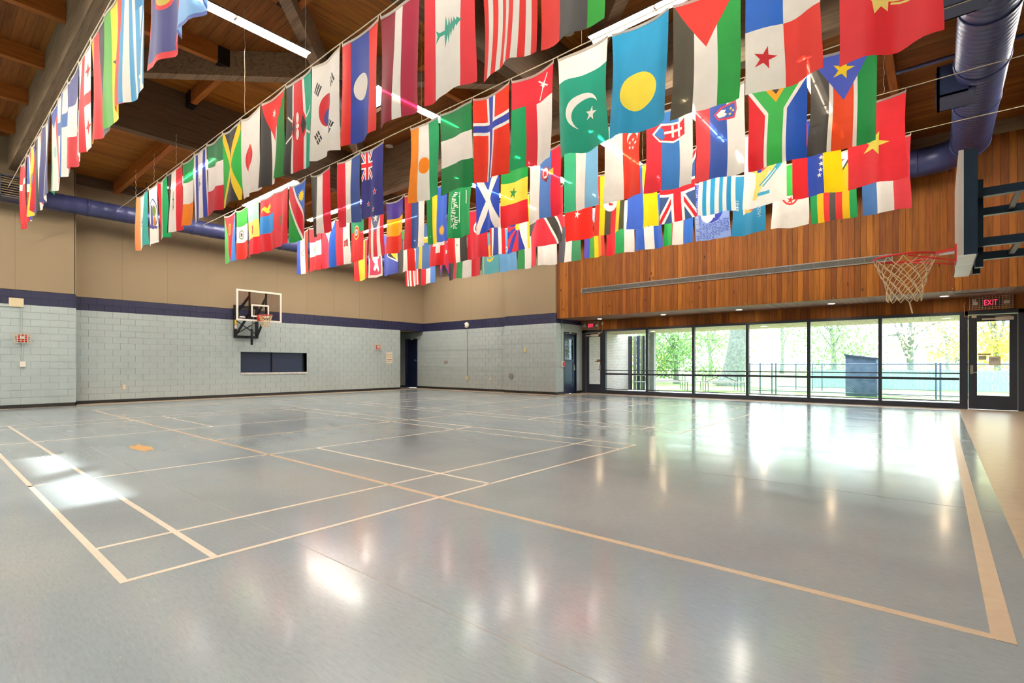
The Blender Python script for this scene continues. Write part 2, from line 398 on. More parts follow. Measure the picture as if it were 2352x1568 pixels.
# alcove side wall with its door, faces +x
SD0, SD1, SDZ = 17.55, 18.52, 2.6
wa = MB()
for y0, y1, z0 in ((YB2 + 0.02, SD0, 0), (SD0, SD1, SDZ), (SD1, YW + 0.1, 0)): wa.box((XS - 0.3, y0, z0), (XS - 0.010, y1, 3.3))
wa.box((XS - 0.02, YB2, ZBTOP - 0.02), (XS - 0.002, YB2 + 0.06, 8.2), 1)
wall_alcove = struct(wa.build('wall_alcove', [M_MORT, M_FABRIC], org=(XS, 18, 0)))
blocks(wall_alcove, 'y', XS, 1, YB2, YW, holes=[(SD0, SD1, 0, SDZ)], rows=15)
# hall behind the left opening
hall = MB().box((-24.3, 15.1, 0), (-24.2, YB1, 3.3)).box((-24.2, 15.0, 0), (XL - 0.25, 15.1, 3.3)).box((-24.2, 15.1, ZBAND + 0.02), (XL - 0.25, YB1, ZBAND + 0.1), 1).build('wall_hall', [M_BLOCK, plain('hall_ceiling', '#A08A60', 0.8)], org=(-24, 16, 0)); struct(hall)
# right and rear walls
wr = struct(MB().box((XR, YBK, 0), (XR + 0.2, YW + 0.2, 8.3)).build('wall_right', M_BLOCK, org=(XR, 6, 0)))
wall_back = struct(MB().box((XL - 0.3, YBK - 0.2, 0), (XR + 0.2, YBK, 8.3)).build('wall_back', M_BLOCK, org=(-8, YBK, 0)))
# baseboards
def bb(name, boxes):
    m = MB()
    for a, b in boxes: m.box(a, b)
    struct(m.build(name, M_BASE, org=boxes[0][0]))
bb('baseboard_left', [((XLN - 0.012, -4.4, 0), (XLN + 0.012, YSTEP + 0.012, ZBASE)), ((XL - 0.012, YSTEP, 0), (XL + 0.012, OPN, ZBASE)), ((XLN - 0.6, YSTEP - 0.01, 0), (XLN + 0.012, YSTEP + 0.018, ZBASE))])
bb('baseboard_far', [((DX1, YB1 - 0.012, 0), (XSTEP, YB1 + 0.012, ZBASE)), ((-24.0, YB1 - 0.012, 0), (DX0, YB1 + 0.012, ZBASE)), ((XSTEP - 0.01, YB2 - 0.012, 0), (XS + 0.012, YB2 + 0.012, ZBASE))])
bb('baseboard_alcove', [((XS - 0.012, YB2 - 0.01, 0), (XS + 0.012, SD0, ZBASE)), ((XS - 0.012, SD1, 0), (XS + 0.012, YW, ZBASE))])
# ---- timber wall over the glazing: vertical boards
ww = MB().box((XS, YWD + 0.03, ZSOF + 0.06), (XR, YWD + 0.25, 8.3)).box((XS, YW + 0.02, 2.72), (XR, YW + 0.3, 3.4)).box((XS, YWD + 0.03, ZSOF + 0.025), (XR, YW + 0.3, ZSOF + 0.2))
wall_window = struct(ww.build('wall_window', M_PLANKW, org=(-4, YWD, 3)))
BW = 0.141; nb = int((XR - XS) / BW) + 1
bme = MB().box((0.0025, 0, 0), (BW - 0.0025, 0.03, ZLOW + 0.1 - ZSOF)).mesh('board', M_PLANKW)
fme = MB().box((0.0025, 0, 0), (BW - 0.0025, 0.03, ZSOF - 2.72)).mesh('fascia_board', M_PLANKW)
sme = MB().box((0.002, 0, 0), (BW - 0.002, YW - YWD - 0.04, 0.02)).mesh('soffit_board', M_SOFF)
for i in range(nb):
    x = XS + i * BW
    link('board', bme, wall_window, (x, YWD + random.uniform(-0.002, 0.002), ZSOF))
    link('fascia_board', fme, wall_window, (x, YW - 0.01 + random.uniform(-0.002, 0.002), 2.72))
    link('soffit_board', sme, wall_window, (x, YWD + 0.032, ZSOF + 0.002))
# linear air grille in the boards
gl = thing('wall_grille', 'long narrow grey louvred air grille running across the timber wall', 'grille', (-5.8, YWD - 0.02, 4.05))
gx0, gx1, gz0, gz1 = -10.75, -0.95, 4.04, 4.21
m = MB()
for z in (gz0, gz1): m.box((gx0, YWD - 0.03, z - 0.012), (gx1, YWD + 0.0, z + 0.012))
for x in (gx0, gx1): m.box((x - 0.012, YWD - 0.03, gz0), (x + 0.012, YWD, gz1))
m.build('grille_frame', M_GREYMET, gl)
MB().box((gx0, YWD - 0.004, gz0), (gx1, YWD, gz1)).build('grille_back', plain('grille_shadow', '#3A3630', 0.8), gl)
sm = MB().box((0, -0.012, -0.004), (gx1 - gx0, 0.012, 0.004)).mesh('louvre', M_GREYMET)
for k in range(6): link('louvre', sm, gl, (gx0, YWD - 0.016, gz0 + 0.025 + k * 0.024))
vm = MB().box((-0.004, -0.014, 0), (0.004, 0.006, gz1 - gz0)).mesh('divider', M_GREYMET)
for k in range(1, 16): link('divider', vm, gl, (gx0 + k * (gx1 - gx0) / 16, YWD - 0.016, gz0))

# ================================================================== CEILING
AY0, AY1, CY0, CY1 = 1.76, 2.0, 9.65, 9.9
BX0, BX1, GX0, GX1, HX0, HX1 = -14.6, -14.35, -6.3, -6.05, 2.0, 2.25
ZB = 6.7
SKY = (-14.02, -10.42, 7.40, 8.06)      # roof light opening x0 x1 y0 y1
ceil = struct(MB().box((XL - 0.3, YBK - 0.1, 8.04), (XR + 0.2, SKY[2], 8.14)).box((XL - 0.3, SKY[3], 8.04), (XR + 0.2, YWD + 0.3, 8.14)).box((XL - 0.3, SKY[2], 8.04), (SKY[0], SKY[3], 8.14)).box((SKY[1], SKY[2], 8.04), (XR + 0.2, SKY[3], 8.14)).build('ceiling', M_DECKX, org=(-8, 6, 8.1)))
clow = struct(MB().box((XL - 0.2, AY1, ZLOW + 0.04), (BX0, YB1, ZLOW + 0.12)).box((BX0, CY1, ZLOW + 0.04), (XR, YWD + 0.1, ZLOW + 0.12)).build('ceiling_perimeter', M_DECKX, org=(-8, 12, ZLOW)))
PW = 0.14
def deck_rect(par, x0, x1, y0, y1, z, along):
    if along == 'x':
        n = int((y1 - y0) / PW + 0.5); me = MB().box((0, 0.002, 0), (x1 - x0, PW - 0.002, 0.03)).mesh('deck_board', M_DECKX)
        for i in range(n): link('deck_board', me, par, (x0, y0 + i * PW, z))
    else:
        n = int((x1 - x0) / PW + 0.5); me = MB().box((0.002, 0, 0), (PW - 0.002, y1 - y0, 0.03)).mesh('deck_board', M_DECKY)
        for i in range(n): link('deck_board', me, par, (x0 + i * PW, y0, z))
def halfcut(p, ax, lim, sg):
    o = []
    for i in range(len(p)):
        a, b = p[i - 1], p[i]; ia, ib = sg * (a[ax] - lim) >= 0, sg * (b[ax] - lim) >= 0
        if ia != ib:
            t = (lim - a[ax]) / (b[ax] - a[ax]); o.append((a[0] + (b[0] - a[0]) * t, a[1] + (b[1] - a[1]) * t))
        if ib: o.append(b)
    return o
def minus_rect(p, r):
    out = []
    for ax, lim, sg in ((0, r[0], 1), (0, r[1], -1), (1, r[2], 1), (1, r[3], -1)):
        q = halfcut(p, ax, lim, -sg)
        if len(q) > 2: out.append(q)
        p = halfcut(p, ax, lim, sg)
        if len(p) < 3: break
    return out
def deck_pyr(par, x0, x1, y0, y1, z):
    cx, cy = (x0 + x1) / 2, (y0 + y1) / 2; hx, hy = cx - x0, cy - y0
    for side in 'SNWE':
        H = hy if side in 'SN' else hx; n = int(H / PW)
        for i in range(n + 1):
            t0, t1 = i * PW + 0.002, min((i + 1) * PW - 0.002, H)
            if t1 <= t0: continue
            if side in 'SN':
                a0, a1 = t0 / hy * hx, t1 / hy * hx; ya, yb = (y0 + t0, y0 + t1) if side == 'S' else (y1 - t0, y1 - t1)
                p = [(x0 + a0, ya), (x1 - a0, ya), (x1 - a1, yb), (x0 + a1, yb)]; mt = M_DECKX
            else:
                a0, a1 = t0 / hx * hy, t1 / hx * hy; xa, xb = (x0 + t0, x0 + t1) if side == 'W' else (x1 - t0, x1 - t1)
                p = [(xa, y0 + a0), (xa, y1 - a0), (xb, y1 - a1), (xb, y0 + a1)]; mt = M_DECKY
            for p in minus_rect(p, SKY):
                if max(a[0] for a in p) - min(a[0] for a in p) > 0.02 and max(a[1] for a in p) - min(a[1] for a in p) > 0.02:
                    MB().prism(p, 'z', z, z + 0.03).build('deck_board', mt, par, org=(p[0][0], p[0][1], z))
deck_rect(ceil, XL, XR, YBK, AY0, ZCAM, 'x')
deck_pyr(ceil, BX1, GX0, AY1, CY0, ZHI)
deck_pyr(ceil, GX1, HX0, AY1, CY0, ZHI)
deck_rect(clow, XL, BX0, AY1, YB1, ZLOW, 'y')
deck_rect(clow, BX0, XR, CY1, YWD, ZLOW, 'x')
def bm(par, a, b, mat, name='beam'):
    return MB().box(a, b).build(name, mat, par, org=((a[0] + b[0]) / 2, (a[1] + b[1]) / 2, a[2]))
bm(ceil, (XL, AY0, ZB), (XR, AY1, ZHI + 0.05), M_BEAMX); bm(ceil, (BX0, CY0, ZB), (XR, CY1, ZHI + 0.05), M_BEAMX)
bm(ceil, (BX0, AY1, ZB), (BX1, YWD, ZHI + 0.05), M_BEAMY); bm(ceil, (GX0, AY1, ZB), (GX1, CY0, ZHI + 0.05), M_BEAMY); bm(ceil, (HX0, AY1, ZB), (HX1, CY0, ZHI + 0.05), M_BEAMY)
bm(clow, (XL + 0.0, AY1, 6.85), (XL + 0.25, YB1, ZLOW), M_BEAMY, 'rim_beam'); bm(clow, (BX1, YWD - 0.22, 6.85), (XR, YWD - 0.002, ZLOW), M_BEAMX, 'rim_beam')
def jack(par, p, q, zb, zt, mat, hang_at=()):
    """one purlin between two points, with steel hangers at the ends named"""
    w = 0.13; d = (Vector(q) - Vector(p)).normalized(); s = Vector((-d.y, d.x)) * w / 2
    P, Q = Vector(p), Vector(q)
    o = MB().prism([tuple(P - s), tuple(Q - s), tuple(Q + s), tuple(P + s)], 'z', zb, zt).build('purlin', mat, par, org=(P.x, P.y, zb))
    for e, sg in hang_at:
        E = Vector(e); a = E + d * sg * 0.30; s2 = s * 1.25
        MB().prism([tuple(E - s2), tuple(a - s2), tuple(a + s2), tuple(E + s2)], 'z', zb - 0.025, zt - 0.01).build('steel_hanger', M_HANG, o)
for x0, x1 in ((BX1, GX0), (GX1, HX0)):
    cx, cy = (x0 + x1) / 2, (AY1 + CY0) / 2; hx, hy = cx - x0, cy - AY1
    # crossing braces
    for p, q in (((x0, AY1), (x1, CY0)), ((x0, CY0), (x1, AY1))):
        MB().beam((*p, 7.72), (*q, 7.72), 0.22, 0.54).build('diagonal_brace', M_BEAMD, ceil, org=(cx, cy, 7.45))
    MB().box((cx - 0.35, cy - 0.35, 7.41), (cx + 0.35, cy + 0.35, 7.45)).build('steel_plate', M_HANG, ceil, org=(cx, cy, 7.41))
    for dx in (-1.4, 1.4):
        t = (hx - abs(dx)) / hx * hy
        jack(ceil, (cx + dx, AY1), (cx + dx, AY1 + t), 7.66, ZHI, M_PURY, [((cx + dx, AY1 + t), -1)])
        if not (dx < 0 and x0 == BX1): jack(ceil, (cx + dx, CY0), (cx + dx, CY0 - t), 7.66, ZHI, M_PURY, [((cx + dx, CY0 - t), 1)])
    for dy in (-1.33, 1.33):
        t = (hy - abs(dy)) / hy * hx
        jack(ceil, (x0, cy + dy), (x0 + t, cy + dy), 7.66, ZHI, M_PURX, [((x0, cy + dy), 1)])
        jack(ceil, (x1, cy + dy), (x1 - t, cy + dy), 7.66, ZHI, M_PURX, [((x1, cy + dy), -1)])
for x in (-18.5, -16.2, -14.0, -11.8, -9.6, -7.4, -5.2, -3.0, -0.8, 1.4):
    jack(ceil, (x, AY0), (x, YBK + 0.05), 7.28, ZCAM, M_PURY, [((x, AY0), -1)])
for y in (4.25, 6.4, 8.72, 11.05, 13.4, 15.8): jack(clow, (XL + 0.25, y), (BX0, y), 6.72, ZLOW, M_PURX)
for x in (-12.15, -9.85, -7.5, -5.25, -2.98, -0.68, 1.6): jack(clow, (x, CY1), (x, YWD - 0.22), 6.72, ZLOW, M_PURY)
rl = bpy.data.objects.new('window_8', None); COL.objects.link(rl); rl.location = ((SKY[0] + SKY[1]) / 2, (SKY[2] + SKY[3]) / 2, 8.14); struct(rl, 'narrow roof light between the ceiling boards')
MB().box((SKY[0], SKY[2], 8.2), (SKY[1], SKY[3], 8.206)).build('pane', M_GLASS, rl)
MB().box((SKY[0] - .05, SKY[2] - .05, 8.1), (SKY[1] + .05, SKY[2], 8.22)).box((SKY[0] - .05, SKY[3], 8.1), (SKY[1] + .05, SKY[3] + .05, 8.22)).box((SKY[0] - .05, SKY[2], 8.1), (SKY[0], SKY[3], 8.22)).box((SKY[1], SKY[2], 8.1), (SKY[1] + .05, SKY[3], 8.22)).build('curb', M_WHITE, rl)
# ================================================================== GLAZING AND DOORS
MULX = [-10.82, -8.91, -7.05, -5.14, -3.25, -1.35, 0.5]
ZG0, ZG1, ZRAIL = 0.15, 2.63, 0.835
FY0, FY1 = YW - 0.05, YW + 0.07
for i in range(6):
    a, b = MULX[i], MULX[i + 1]
    wn = bpy.data.objects.new('window_%d' % (i + 1), None); COL.objects.link(wn); wn.location = ((a + b) / 2, YW, 0); struct(wn)
    MB().box((a, FY0, 0), (b, FY1, ZG0)).build('sill', M_DARKFRAME, wn)
    MB().box((a, FY0, ZG1), (b, FY1, 2.72)).build('head', M_DARKFRAME, wn)
    MB().box((a - 0.045, FY0 - 0.01, 0), (a + 0.045, FY1 + 0.01, 2.72)).build('mullion', M_DARKFRAME, wn)
    if i == 5: MB().box((b - 0.04, FY0 - 0.01, 0), (b + 0.06, FY1 + 0.01, 2.72)).build('mullion', M_DARKFRAME, wn)
    MB().box((a + 0.045, FY0, ZRAIL - 0.035), (b - 0.045, FY1, ZRAIL + 0.035)).build('transom_rail', M_DARKFRAME, wn)
    for z in (0.99, 0.21): MB().tube([(a, FY0 - 0.03, z), (b, FY0 - 0.03, z)], 0.017, 8).build('guard_bar', M_DARKFRAME, wn)
    MB().box((a + 0.04, YW + 0.005, ZG0), (b - 0.04, YW + 0.013, ZRAIL - 0.03)).build('pane', M_GLASS, wn)
    MB().box((a + 0.04, YW + 0.005, ZRAIL + 0.03), (b - 0.04, YW + 0.013, ZG1)).build('pane', M_GLASS, wn)
def glassdoor(n, x0, x1, lx0, lx1, gx0, gx1, hand, notes):
    d = bpy.data.objects.new('door_%d' % n, None); COL.objects.link(d); d.location = ((x0 + x1) / 2, YW, 0); struct(d)
    MB().box((x0, FY0, 0), (lx0 - 0.008, FY1, 2.72)).box((lx1 + 0.008, FY0, 0), (x1, FY1, 2.72)).box((x0, FY0, 2.62), (x1, FY1, 2.72)).build('door_frame', M_DARKFRAME, d)
    z0, z1 = 0.39, 2.42
    leaf = MB().box((lx0, YW - 0.03, 0.01), (gx0, YW + 0.02, 2.6)).box((gx1, YW - 0.03, 0.01), (lx1, YW + 0.02, 2.6)).box((gx0, YW - 0.03, 0.01), (gx1, YW + 0.02, z0)).box((gx0, YW - 0.03, z1), (gx1, YW + 0.02, 2.6)).build('leaf', M_DARKFRAME, d)
    MB().box((gx0, YW - 0.006, z0), (gx1, YW + 0.002, z1)).build('pane', M_GLASS, leaf)
    hx = lx0 + 0.07 if hand < 0 else lx1 - 0.07
    MB().box((hx - 0.03, YW - 0.045, 0.98), (hx + 0.03, YW - 0.03, 1.22)).beam((hx, YW - 0.06, 1.02), (hx - hand * 0.1, YW - 0.08, 1.02), 0.025, 0.03).build('handle', M_GREYMET, leaf)
    cx = (gx0 + gx1) / 2 + (0.1 if hand < 0 else -0.1)
    MB().box((cx - 0.05, YW - 0.09, 2.44), (cx + 0.3, YW - 0.03, 2.53)).box((cx - 0.32, YW - 0.07, 2.46), (cx - 0.05, YW - 0.05, 2.50)).build('closer', M_WHITE, leaf)
    MB().beam((cx + 0.25, YW - 0.08, 2.55), (cx - 0.38, YW - 0.06, 2.6), 0.02, 0.02).build('closer_arm', M_GREYMET, leaf)
    ln = lx0 if hand > 0 else lx1
    MB().box((ln - 0.006, YW - 0.052, 0), (ln + 0.006, YW - 0.03, 2.61)).box((lx0, YW - 0.052, 2.604), (lx1, YW - 0.03, 2.614)).build('weather_strip', M_GREYMET, d)
    sx = lx0 + 0.12 if hand < 0 else lx1 - 0.12
    MB().box((sx - 0.05, YW - 0.06, 2.53), (sx + 0.05, YW - 0.03, 2.59)).build('door_contact', M_IVORY, d)
    return d
glassdoor(1, -11.94, -10.86, -11.74, -10.97, -11.6, -11.05, 1, 0)
dr = glassdoor(2, 0.52, 1.75, 0.64, 1.62, 0.82, 1.46, -1, 0)
struct(MB().box((1.75, FY0, 0), (XR, FY1, 2.72)).build('trim_1', M_DARKFRAME, org=(2.4, YW, 0)))
# navy solid door in the far wall's left end
d3 = bpy.data.objects.new('door_3', None); COL.objects.link(d3); d3.location = ((DX0 + DX1) / 2, YB1, 0); struct(d3)
MB().box((DX0 + 0.05, YB1 + 0.09, 0.01), (DX1 - 0.05, YB1 + 0.135, DZ - 0.05)).build('leaf', M_DOORNAVY, d3)
MB().box((DX0, YB1 - 0.02, 0), (DX0 + 0.05, YB1 + 0.14, DZ)).box((DX1 - 0.05, YB1 - 0.02, 0), (DX1, YB1 + 0.14, DZ)).box((DX0, YB1 - 0.02, DZ - 0.05), (DX1, YB1 + 0.14, DZ)).build('door_frame', M_DOORNAVY, d3)
MB().box((-21.35, YB1 + 0.08, 1.42), (-21.13, YB1 + 0.09, 1.49)).build('name_plate', M_GREYMET, d3)
MB().box((-21.5, YB1 - 0.035, DZ - 0.04), (-21.35, YB1 - 0.02, DZ)).build('door_contact', M_WHITE, d3)
# navy half-glazed door in the alcove wall
d4 = bpy.data.objects.new('door_4', None); COL.objects.link(d4); d4.location = (XS, (SD0 + SD1) / 2, 0); struct(d4)
MB().box((XS - 0.14, SD0, 0), (XS + 0.02, SD0 + 0.05, SDZ)).box((XS - 0.14, SD1 - 0.05, 0), (XS + 0.02, SD1, SDZ)).box((XS - 0.14, SD0, SDZ - 0.05), (XS + 0.02, SD1, SDZ)).build('door_frame', M_DOORNAVY, d4)
xa, xb = XS - 0.09, XS - 0.045
lf = MB()
g0, g1 = SD0 + 0.16, SD1 - 0.2
lf.box((xa, SD0 + 0.05, 0.01), (xb, g0, SDZ - 0.05)).box((xa, g1, 0.01), (xb, SD1 - 0.05, SDZ - 0.05)).box((xa, g0, 0.01), (xb, g1, 0.42)).box((xa, g0, 1.36), (xb, g1, 1.44)).box((xa, g0, 2.3), (xb, g1, SDZ - 0.05))
lf = lf.build('leaf', M_DOORNAVY, d4)
MB().box((xa + 0.015, g0, 0.42), (xa + 0.025, g1, 1.36)).build('lower_panel', plain('dark_blue_panel', '#1E3358', 0.3), lf)
MB().box((xa + 0.015, g0, 1.44), (xa + 0.022, g1, 2.3)).build('pane', glassmat('dark_glass', (0.25, 0.3, 0.33), 1.5), lf)
MB().box((xb, SD1 - 0.14, 0.98), (xb + 0.012, SD1 - 0.08, 1.22)).beam((xb + 0.05, SD1 - 0.11, 1.03), (xb + 0.05, SD1 - 0.22, 1.03), 0.03, 0.025).build('handle', M_GREYMET, lf)
MB().box((XS + 0.02, SD0 + 0.4, SDZ - 0.05), (XS + 0.035, SD0 + 0.52, SDZ - 0.01)).build('door_contact', M_WHITE, d4)
struct(MB().box((XS - 0.6, SD0 - 0.2, 0), (XS - 0.5, SD1 + 0.2, 2.9)).build('wall_closet', M_BLOCK, org=(XS - 0.55, 18, 0)))
# serving hatch in the left wall
hy0, hy1, hz0, hz1 = HATCH
hd = bpy.data.objects.new('window_7', None); COL.objects.link(hd); hd.location = (XL, (hy0 + hy1) / 2, hz0); struct(hd, 'dark blue sliding hatch recessed in the left block wall')
hm = (hy0 + hy1) / 2 - 0.05
MB().box((XL - 0.24, hy0, hz0), (XL - 0.20, hm + 0.05, hz1)).build('sliding_panel', M_DOORNAVY, hd)
MB().box((XL - 0.19, hm - 0.02, hz0), (XL - 0.15, hy1 - 0.12, hz1)).build('sliding_panel', M_DOORNAVY, hd)
MB().box((XL - 0.25, hy1 - 0.13, hz0), (XL - 0.2, hy1, hz1)).build('sliding_panel', M_BLACKST, hd)
MB().box((XL - 0.26, hy0 - 0.01, hz1), (XL + 0.004, hy1 + 0.01, hz1 + 0.012)).box((XL - 0.26, hy1, hz0), (XL - 0.012, hy1 + 0.012, hz1)).build('reveal', M_BLOCK, hd)
MB().box((XL - 0.26, hy0, hz0 - 0.06), (XL + 0.03, hy1, hz0 + 0.01)).build('ledge', plain('worn_white_ledge', '#C9C3BA', 0.35, var=0.12, scale=14), hd)
MB().box((XL - 0.2, hm - 0.03, hz0), (XL - 0.14, hm + 0.0, hz1)).build('pull_rail', M_BLACKST, hd)

# ================================================================== LIGHTS
def strip(axis, pos, a0, a1, z, label):
    n = max(1, round((a1 - a0) / 1.24)); L = (a1 - a0) / n
    P = (lambda t, o, zz: (t, pos + o, zz)) if axis == 'x' else (lambda t, o, zz: (pos + o, t, zz))
    c = P((a0 + a1) / 2, 0, z)
    f = thing('strip_light', label, 'light', c, 'white strip lights under the ceiling')
    hood = MB()
    sec = [(-0.13, -0.022), (-0.05, 0.055), (0.05, 0.055), (0.13, -0.022), (0.126, -0.026), (0.047, 0.049), (-0.047, 0.049), (-0.126, -0.026)]
    pr = [(o, z + h) for o, h in sec]
    q = MB()
    vs = []
    for t in (a0, a1):
        for o, h in sec: vs.append(P(t, o, z + h))
    hood.add(vs, [(i, (i + 1) % 8, 8 + (i + 1) % 8, 8 + i) for i in range(8)])
    hood.build('reflector_hood', M_HOOD, f)
    for t in (a0, a1):
        MB().box(P(t - 0.004, -0.075, z + 0.022), P(t + 0.004, 0.075, z + 0.06)).build('end_plate', M_HOOD, f)
    for k in range(n):
        s, e = a0 + k * L + 0.03, a0 + (k + 1) * L - 0.03
        for o in (0.0,):
            tb = MB(); tb.smooth = True
            tb.tube([P(s, o, z + 0.005), P(e, o, z + 0.005)], 0.016, 8).build('tube', M_TUBE, f)
        if k: MB().box(P(s - 0.05, -0.055, z - 0.02), P(s - 0.01, 0.055, z + 0.055)).build('socket', M_HOOD, f)
    top = ZLOW if z < 6.9 else (ZCAM if z < 7.2 else ZHI)
    for t in (a0 + 0.3, a1 - 0.3):
        MB().tube([P(t, 0, z + 0.055), P(t, 0, top)], 0.006, 6).build('hanger_rod', M_GREYMET, f)
    return f
ZL, ZI, ZC = 6.80, 7.33, 7.02
for y, n in ((5.3, 'nearest'), (7.55, 'second'), (9.9, 'third'), (12.25, 'fourth'), (14.6, 'farthest')):
    strip('x', y, -18.7, -14.95, ZL, 'white tube strip light pointing at the left wall, %s of the five there' % n)
for x, n in ((-11.0, 'first'), (-8.65, 'second'), (-6.37, 'third'), (-4.1, 'fourth'), (-1.87, 'fifth'), (2.5, 'sixth')):  # the last one is added out of view to brighten the boards at right
    strip('y', x, 10.4, 14.8, ZL, 'white tube strip light pointing at the timber wall, %s from its left end' % n)
strip('y', -9.45, 2.3, 5.05, ZI, 'white tube strip light above the second flag cord beside the diagonal timber brace')
strip('y', -9.45, 6.6, 9.1, ZI, 'white tube strip light above the third flag cord beyond the brace crossing')
strip('x', 8.2, -5.0, -2.4, ZI, 'white tube strip light with open end seen above the sky blue flag')
strip('x', 3.4, -4.9, -0.6, ZI, 'added white tube strip light high above the camera, out of view over the near floor')  # extra unseen fixture, added for the light it gives
for i, x in enumerate((-19.2, -17.3, -15.1, -12.9, -10.7, -8.5, -6.3, -4.1, -1.9)): strip('y', x, -3.6, 0.25, ZC, 'white tube strip light over the near bay beside the camera, %s from the left wall' % ('first', 'second', 'third', 'fourth', 'fifth', 'sixth', 'seventh', 'eighth', 'ninth')[i])
# recessed downlights in the soffit
for i, x in enumerate((-10.62, -7.9, -5.2, -2.51, 0.13)):
    d = thing('downlight', 'round warm recessed downlight in the timber soffit, %s from the left' % ('first', 'second', 'third', 'fourth', 'fifth')[i], 'light', (x, 18.2, ZSOF), 'soffit downlights')
    MB().disc((x, 18.2, ZSOF - 0.002), (0, 0, 1), 0.085, 20, 0, 0.006).build('lens', M_DOWN, d)
    ring = MB(); ring.smooth = True
    ring.tube([(x + 0.1 * math.cos(t * math.pi / 10), 18.2 + 0.1 * math.sin(t * math.pi / 10), ZSOF - 0.001) for t in range(20)], 0.012, 6, closed=True); ring.build('trim_ring', M_WHITE, d)
# detectors on the ceiling
for px, py, z, lb in ((65, 15, ZCAM, 'small round white ceiling detector left of the long left beam'), (1305, 75, ZHI, 'small round grey ceiling detector beside the open-ended strip light'), (894, 336, ZHI, 'small round grey ceiling detector above the gap in the third flag row')):
    p = onZ(px, py, z - 0.02); d = thing('ceiling_detector', lb, 'detector', (p.x, p.y, z - 0.03), 'round ceiling detectors')
    MB().disc((p.x, p.y, z - 0.025), (0, 0, 1), 0.12, 20, 0, 0.025).build('base_plate', M_WHITE, d); MB().disc((p.x, p.y, z - 0.05), (0, 0, 1), 0.06, 16, 0, 0.026).build('sensor', M_WHITE, d)

# ================================================================== DUCTS
def ribbed(pts, r, step, n=24):
    P = [Vector(p) for p in pts]; out, rs = [], []
    for a, b in zip(P, P[1:]):
        L = (b - a).length; k = max(1, int(L / step))
        for i in range(k):
            for f, dr in ((0.0, 0.008), (0.12, 0.0), (0.88, 0.0)):
                out.append(a + (b - a) * ((i + f) / k)); rs.append(r + dr)
    out.append(P[-1]); rs.append(r)
    m = MB(); m.smooth = True; return m.tube(out, rs, n)
def elbow(c, r, a0, a1, z, k=10):
    return [(c[0] + r * math.cos(math.radians(a0 + (a1 - a0) * i / k)), c[1] + r * math.sin(math.radians(a0 + (a1 - a0) * i / k)), z) for i in range(k + 1)]
RZ, RX, RR = 6.345, 0.56, 0.345
du = thing('supply_duct', 'large blue spiral air duct running overhead on the right and along the timber wall', 'duct', (RX, 10, RZ))
ribbed([(RX, YBK + 0.05, RZ), (RX, 15.6, RZ)], RR, 0.13).build('spiral_pipe', M_DUCT, du)
m = MB(); m.smooth = True
m.tube([(RX, 15.6, RZ)] + elbow((RX - 0.85, 15.6), 0.85, 0, 90, RZ) + [(-18.8, 16.45, RZ)], RR, 24).build('elbow_run', M_DUCT, du)
def ringy(c, axis, r, t=0.02):
    m = MB(); m.smooth = True
    pts = []
    for i in range(28):
        a = i * 2 * math.pi / 28
        pts.append((c[0] + r * math.cos(a), c[1], c[2] + r * math.sin(a)) if axis == 'y' else (c[0], c[1] + r * math.cos(a), c[2] + r * math.sin(a)))
    return m.tube(pts, t, 6, closed=True)
for y in (-1, 3.2, 6.6, 9.7, 11.5, 13.2, 15.6): ringy((RX, y, RZ), 'y', RR + 0.008, 0.022 if y == 11.5 else 0.014).build('flange', M_DUCT, du)
for x in (-0.4, -1.6, -3.6, -6.5, -9.5, -12.5, -15.5): ringy((x, 16.45, RZ), 'x', RR, 0.014).build('flange', M_DUCT, du)
for y0 in (8.5, 11.75, 4.6):
    g = MB().box((-0.02, y0, 5.98), (0.02, y0 + 0.7, 6.52)).box((-0.02, y0, 5.98), (0.4, y0 + 0.03, 6.52)).box((-0.02, y0 + 0.67, 5.98), (0.4, y0 + 0.7, 6.52)).box((-0.02, y0, 5.98), (0.5, y0 + 0.7, 6.01)).build('side_register', M_DUCTREG, du)
    for k in range(5): MB().box((-0.035, y0 + 0.06, 6.06 + k * 0.09), (-0.018, y0 + 0.64, 6.085 + k * 0.09)).build('louvre', M_DUCTREG, g)
for y in (5, 10.8, 14.5):
    for x in (RX - 0.3, RX + 0.3): MB().tube([(x, y, RZ + 0.15), (x, y, ZHI if y < 9.6 else ZLOW)], 0.008, 6).build('hanger_rod', M_GREYMET, du)
for x in (-4, -9, -14):
    MB().tube([(x, 16.45, RZ + RR - 0.02), (x, 16.45, ZLOW)], 0.008, 6).build('hanger_rod', M_GREYMET, du)
ld = thing('wall_duct', 'slimmer blue spiral air duct running high along the left wall', 'duct', (-19.5, 8, 5.94))
ribbed([(-19.5, YBK + 0.05, 5.94), (-19.5, 15.9, 5.94)], 0.25, 0.3, 18).build('spiral_pipe', M_DUCT, ld)
for y in (3.4, 6.2, 9.2, 12.2, 15.9): ringy((-19.5, y, 5.94), 'y', 0.255, 0.014).build('flange', M_DUCT, ld)
for y in (4.6, 4.9, 7.6, 7.9, 11.6): MB().tube([(-19.5, y, 6.15), (-19.5, y, ZLOW)], 0.009, 6).build('hanger_rod', M_BLACKST, ld)
rg = MB().box((-19.3, 1.5, 5.7), (-18.98, 2.3, 5.74)).box((-19.3, 1.5, 6.26), (-18.98, 2.3, 6.3)).box((-19.3, 1.5, 5.7), (-18.98, 1.54, 6.3)).box((-19.3, 2.26, 5.7), (-18.98, 2.3, 6.3)).build('side_register', plain('register_grey', '#4A4B55', 0.5), ld)
for k in range(8): MB().box((-19.06, 1.54, 5.765 + k * 0.064), (-18.99, 2.26, 5.785 + k * 0.064)).build('louvre', plain('register_slat', '#8A7A5C', 0.5), rg)
pp = MB(); pp.smooth = True
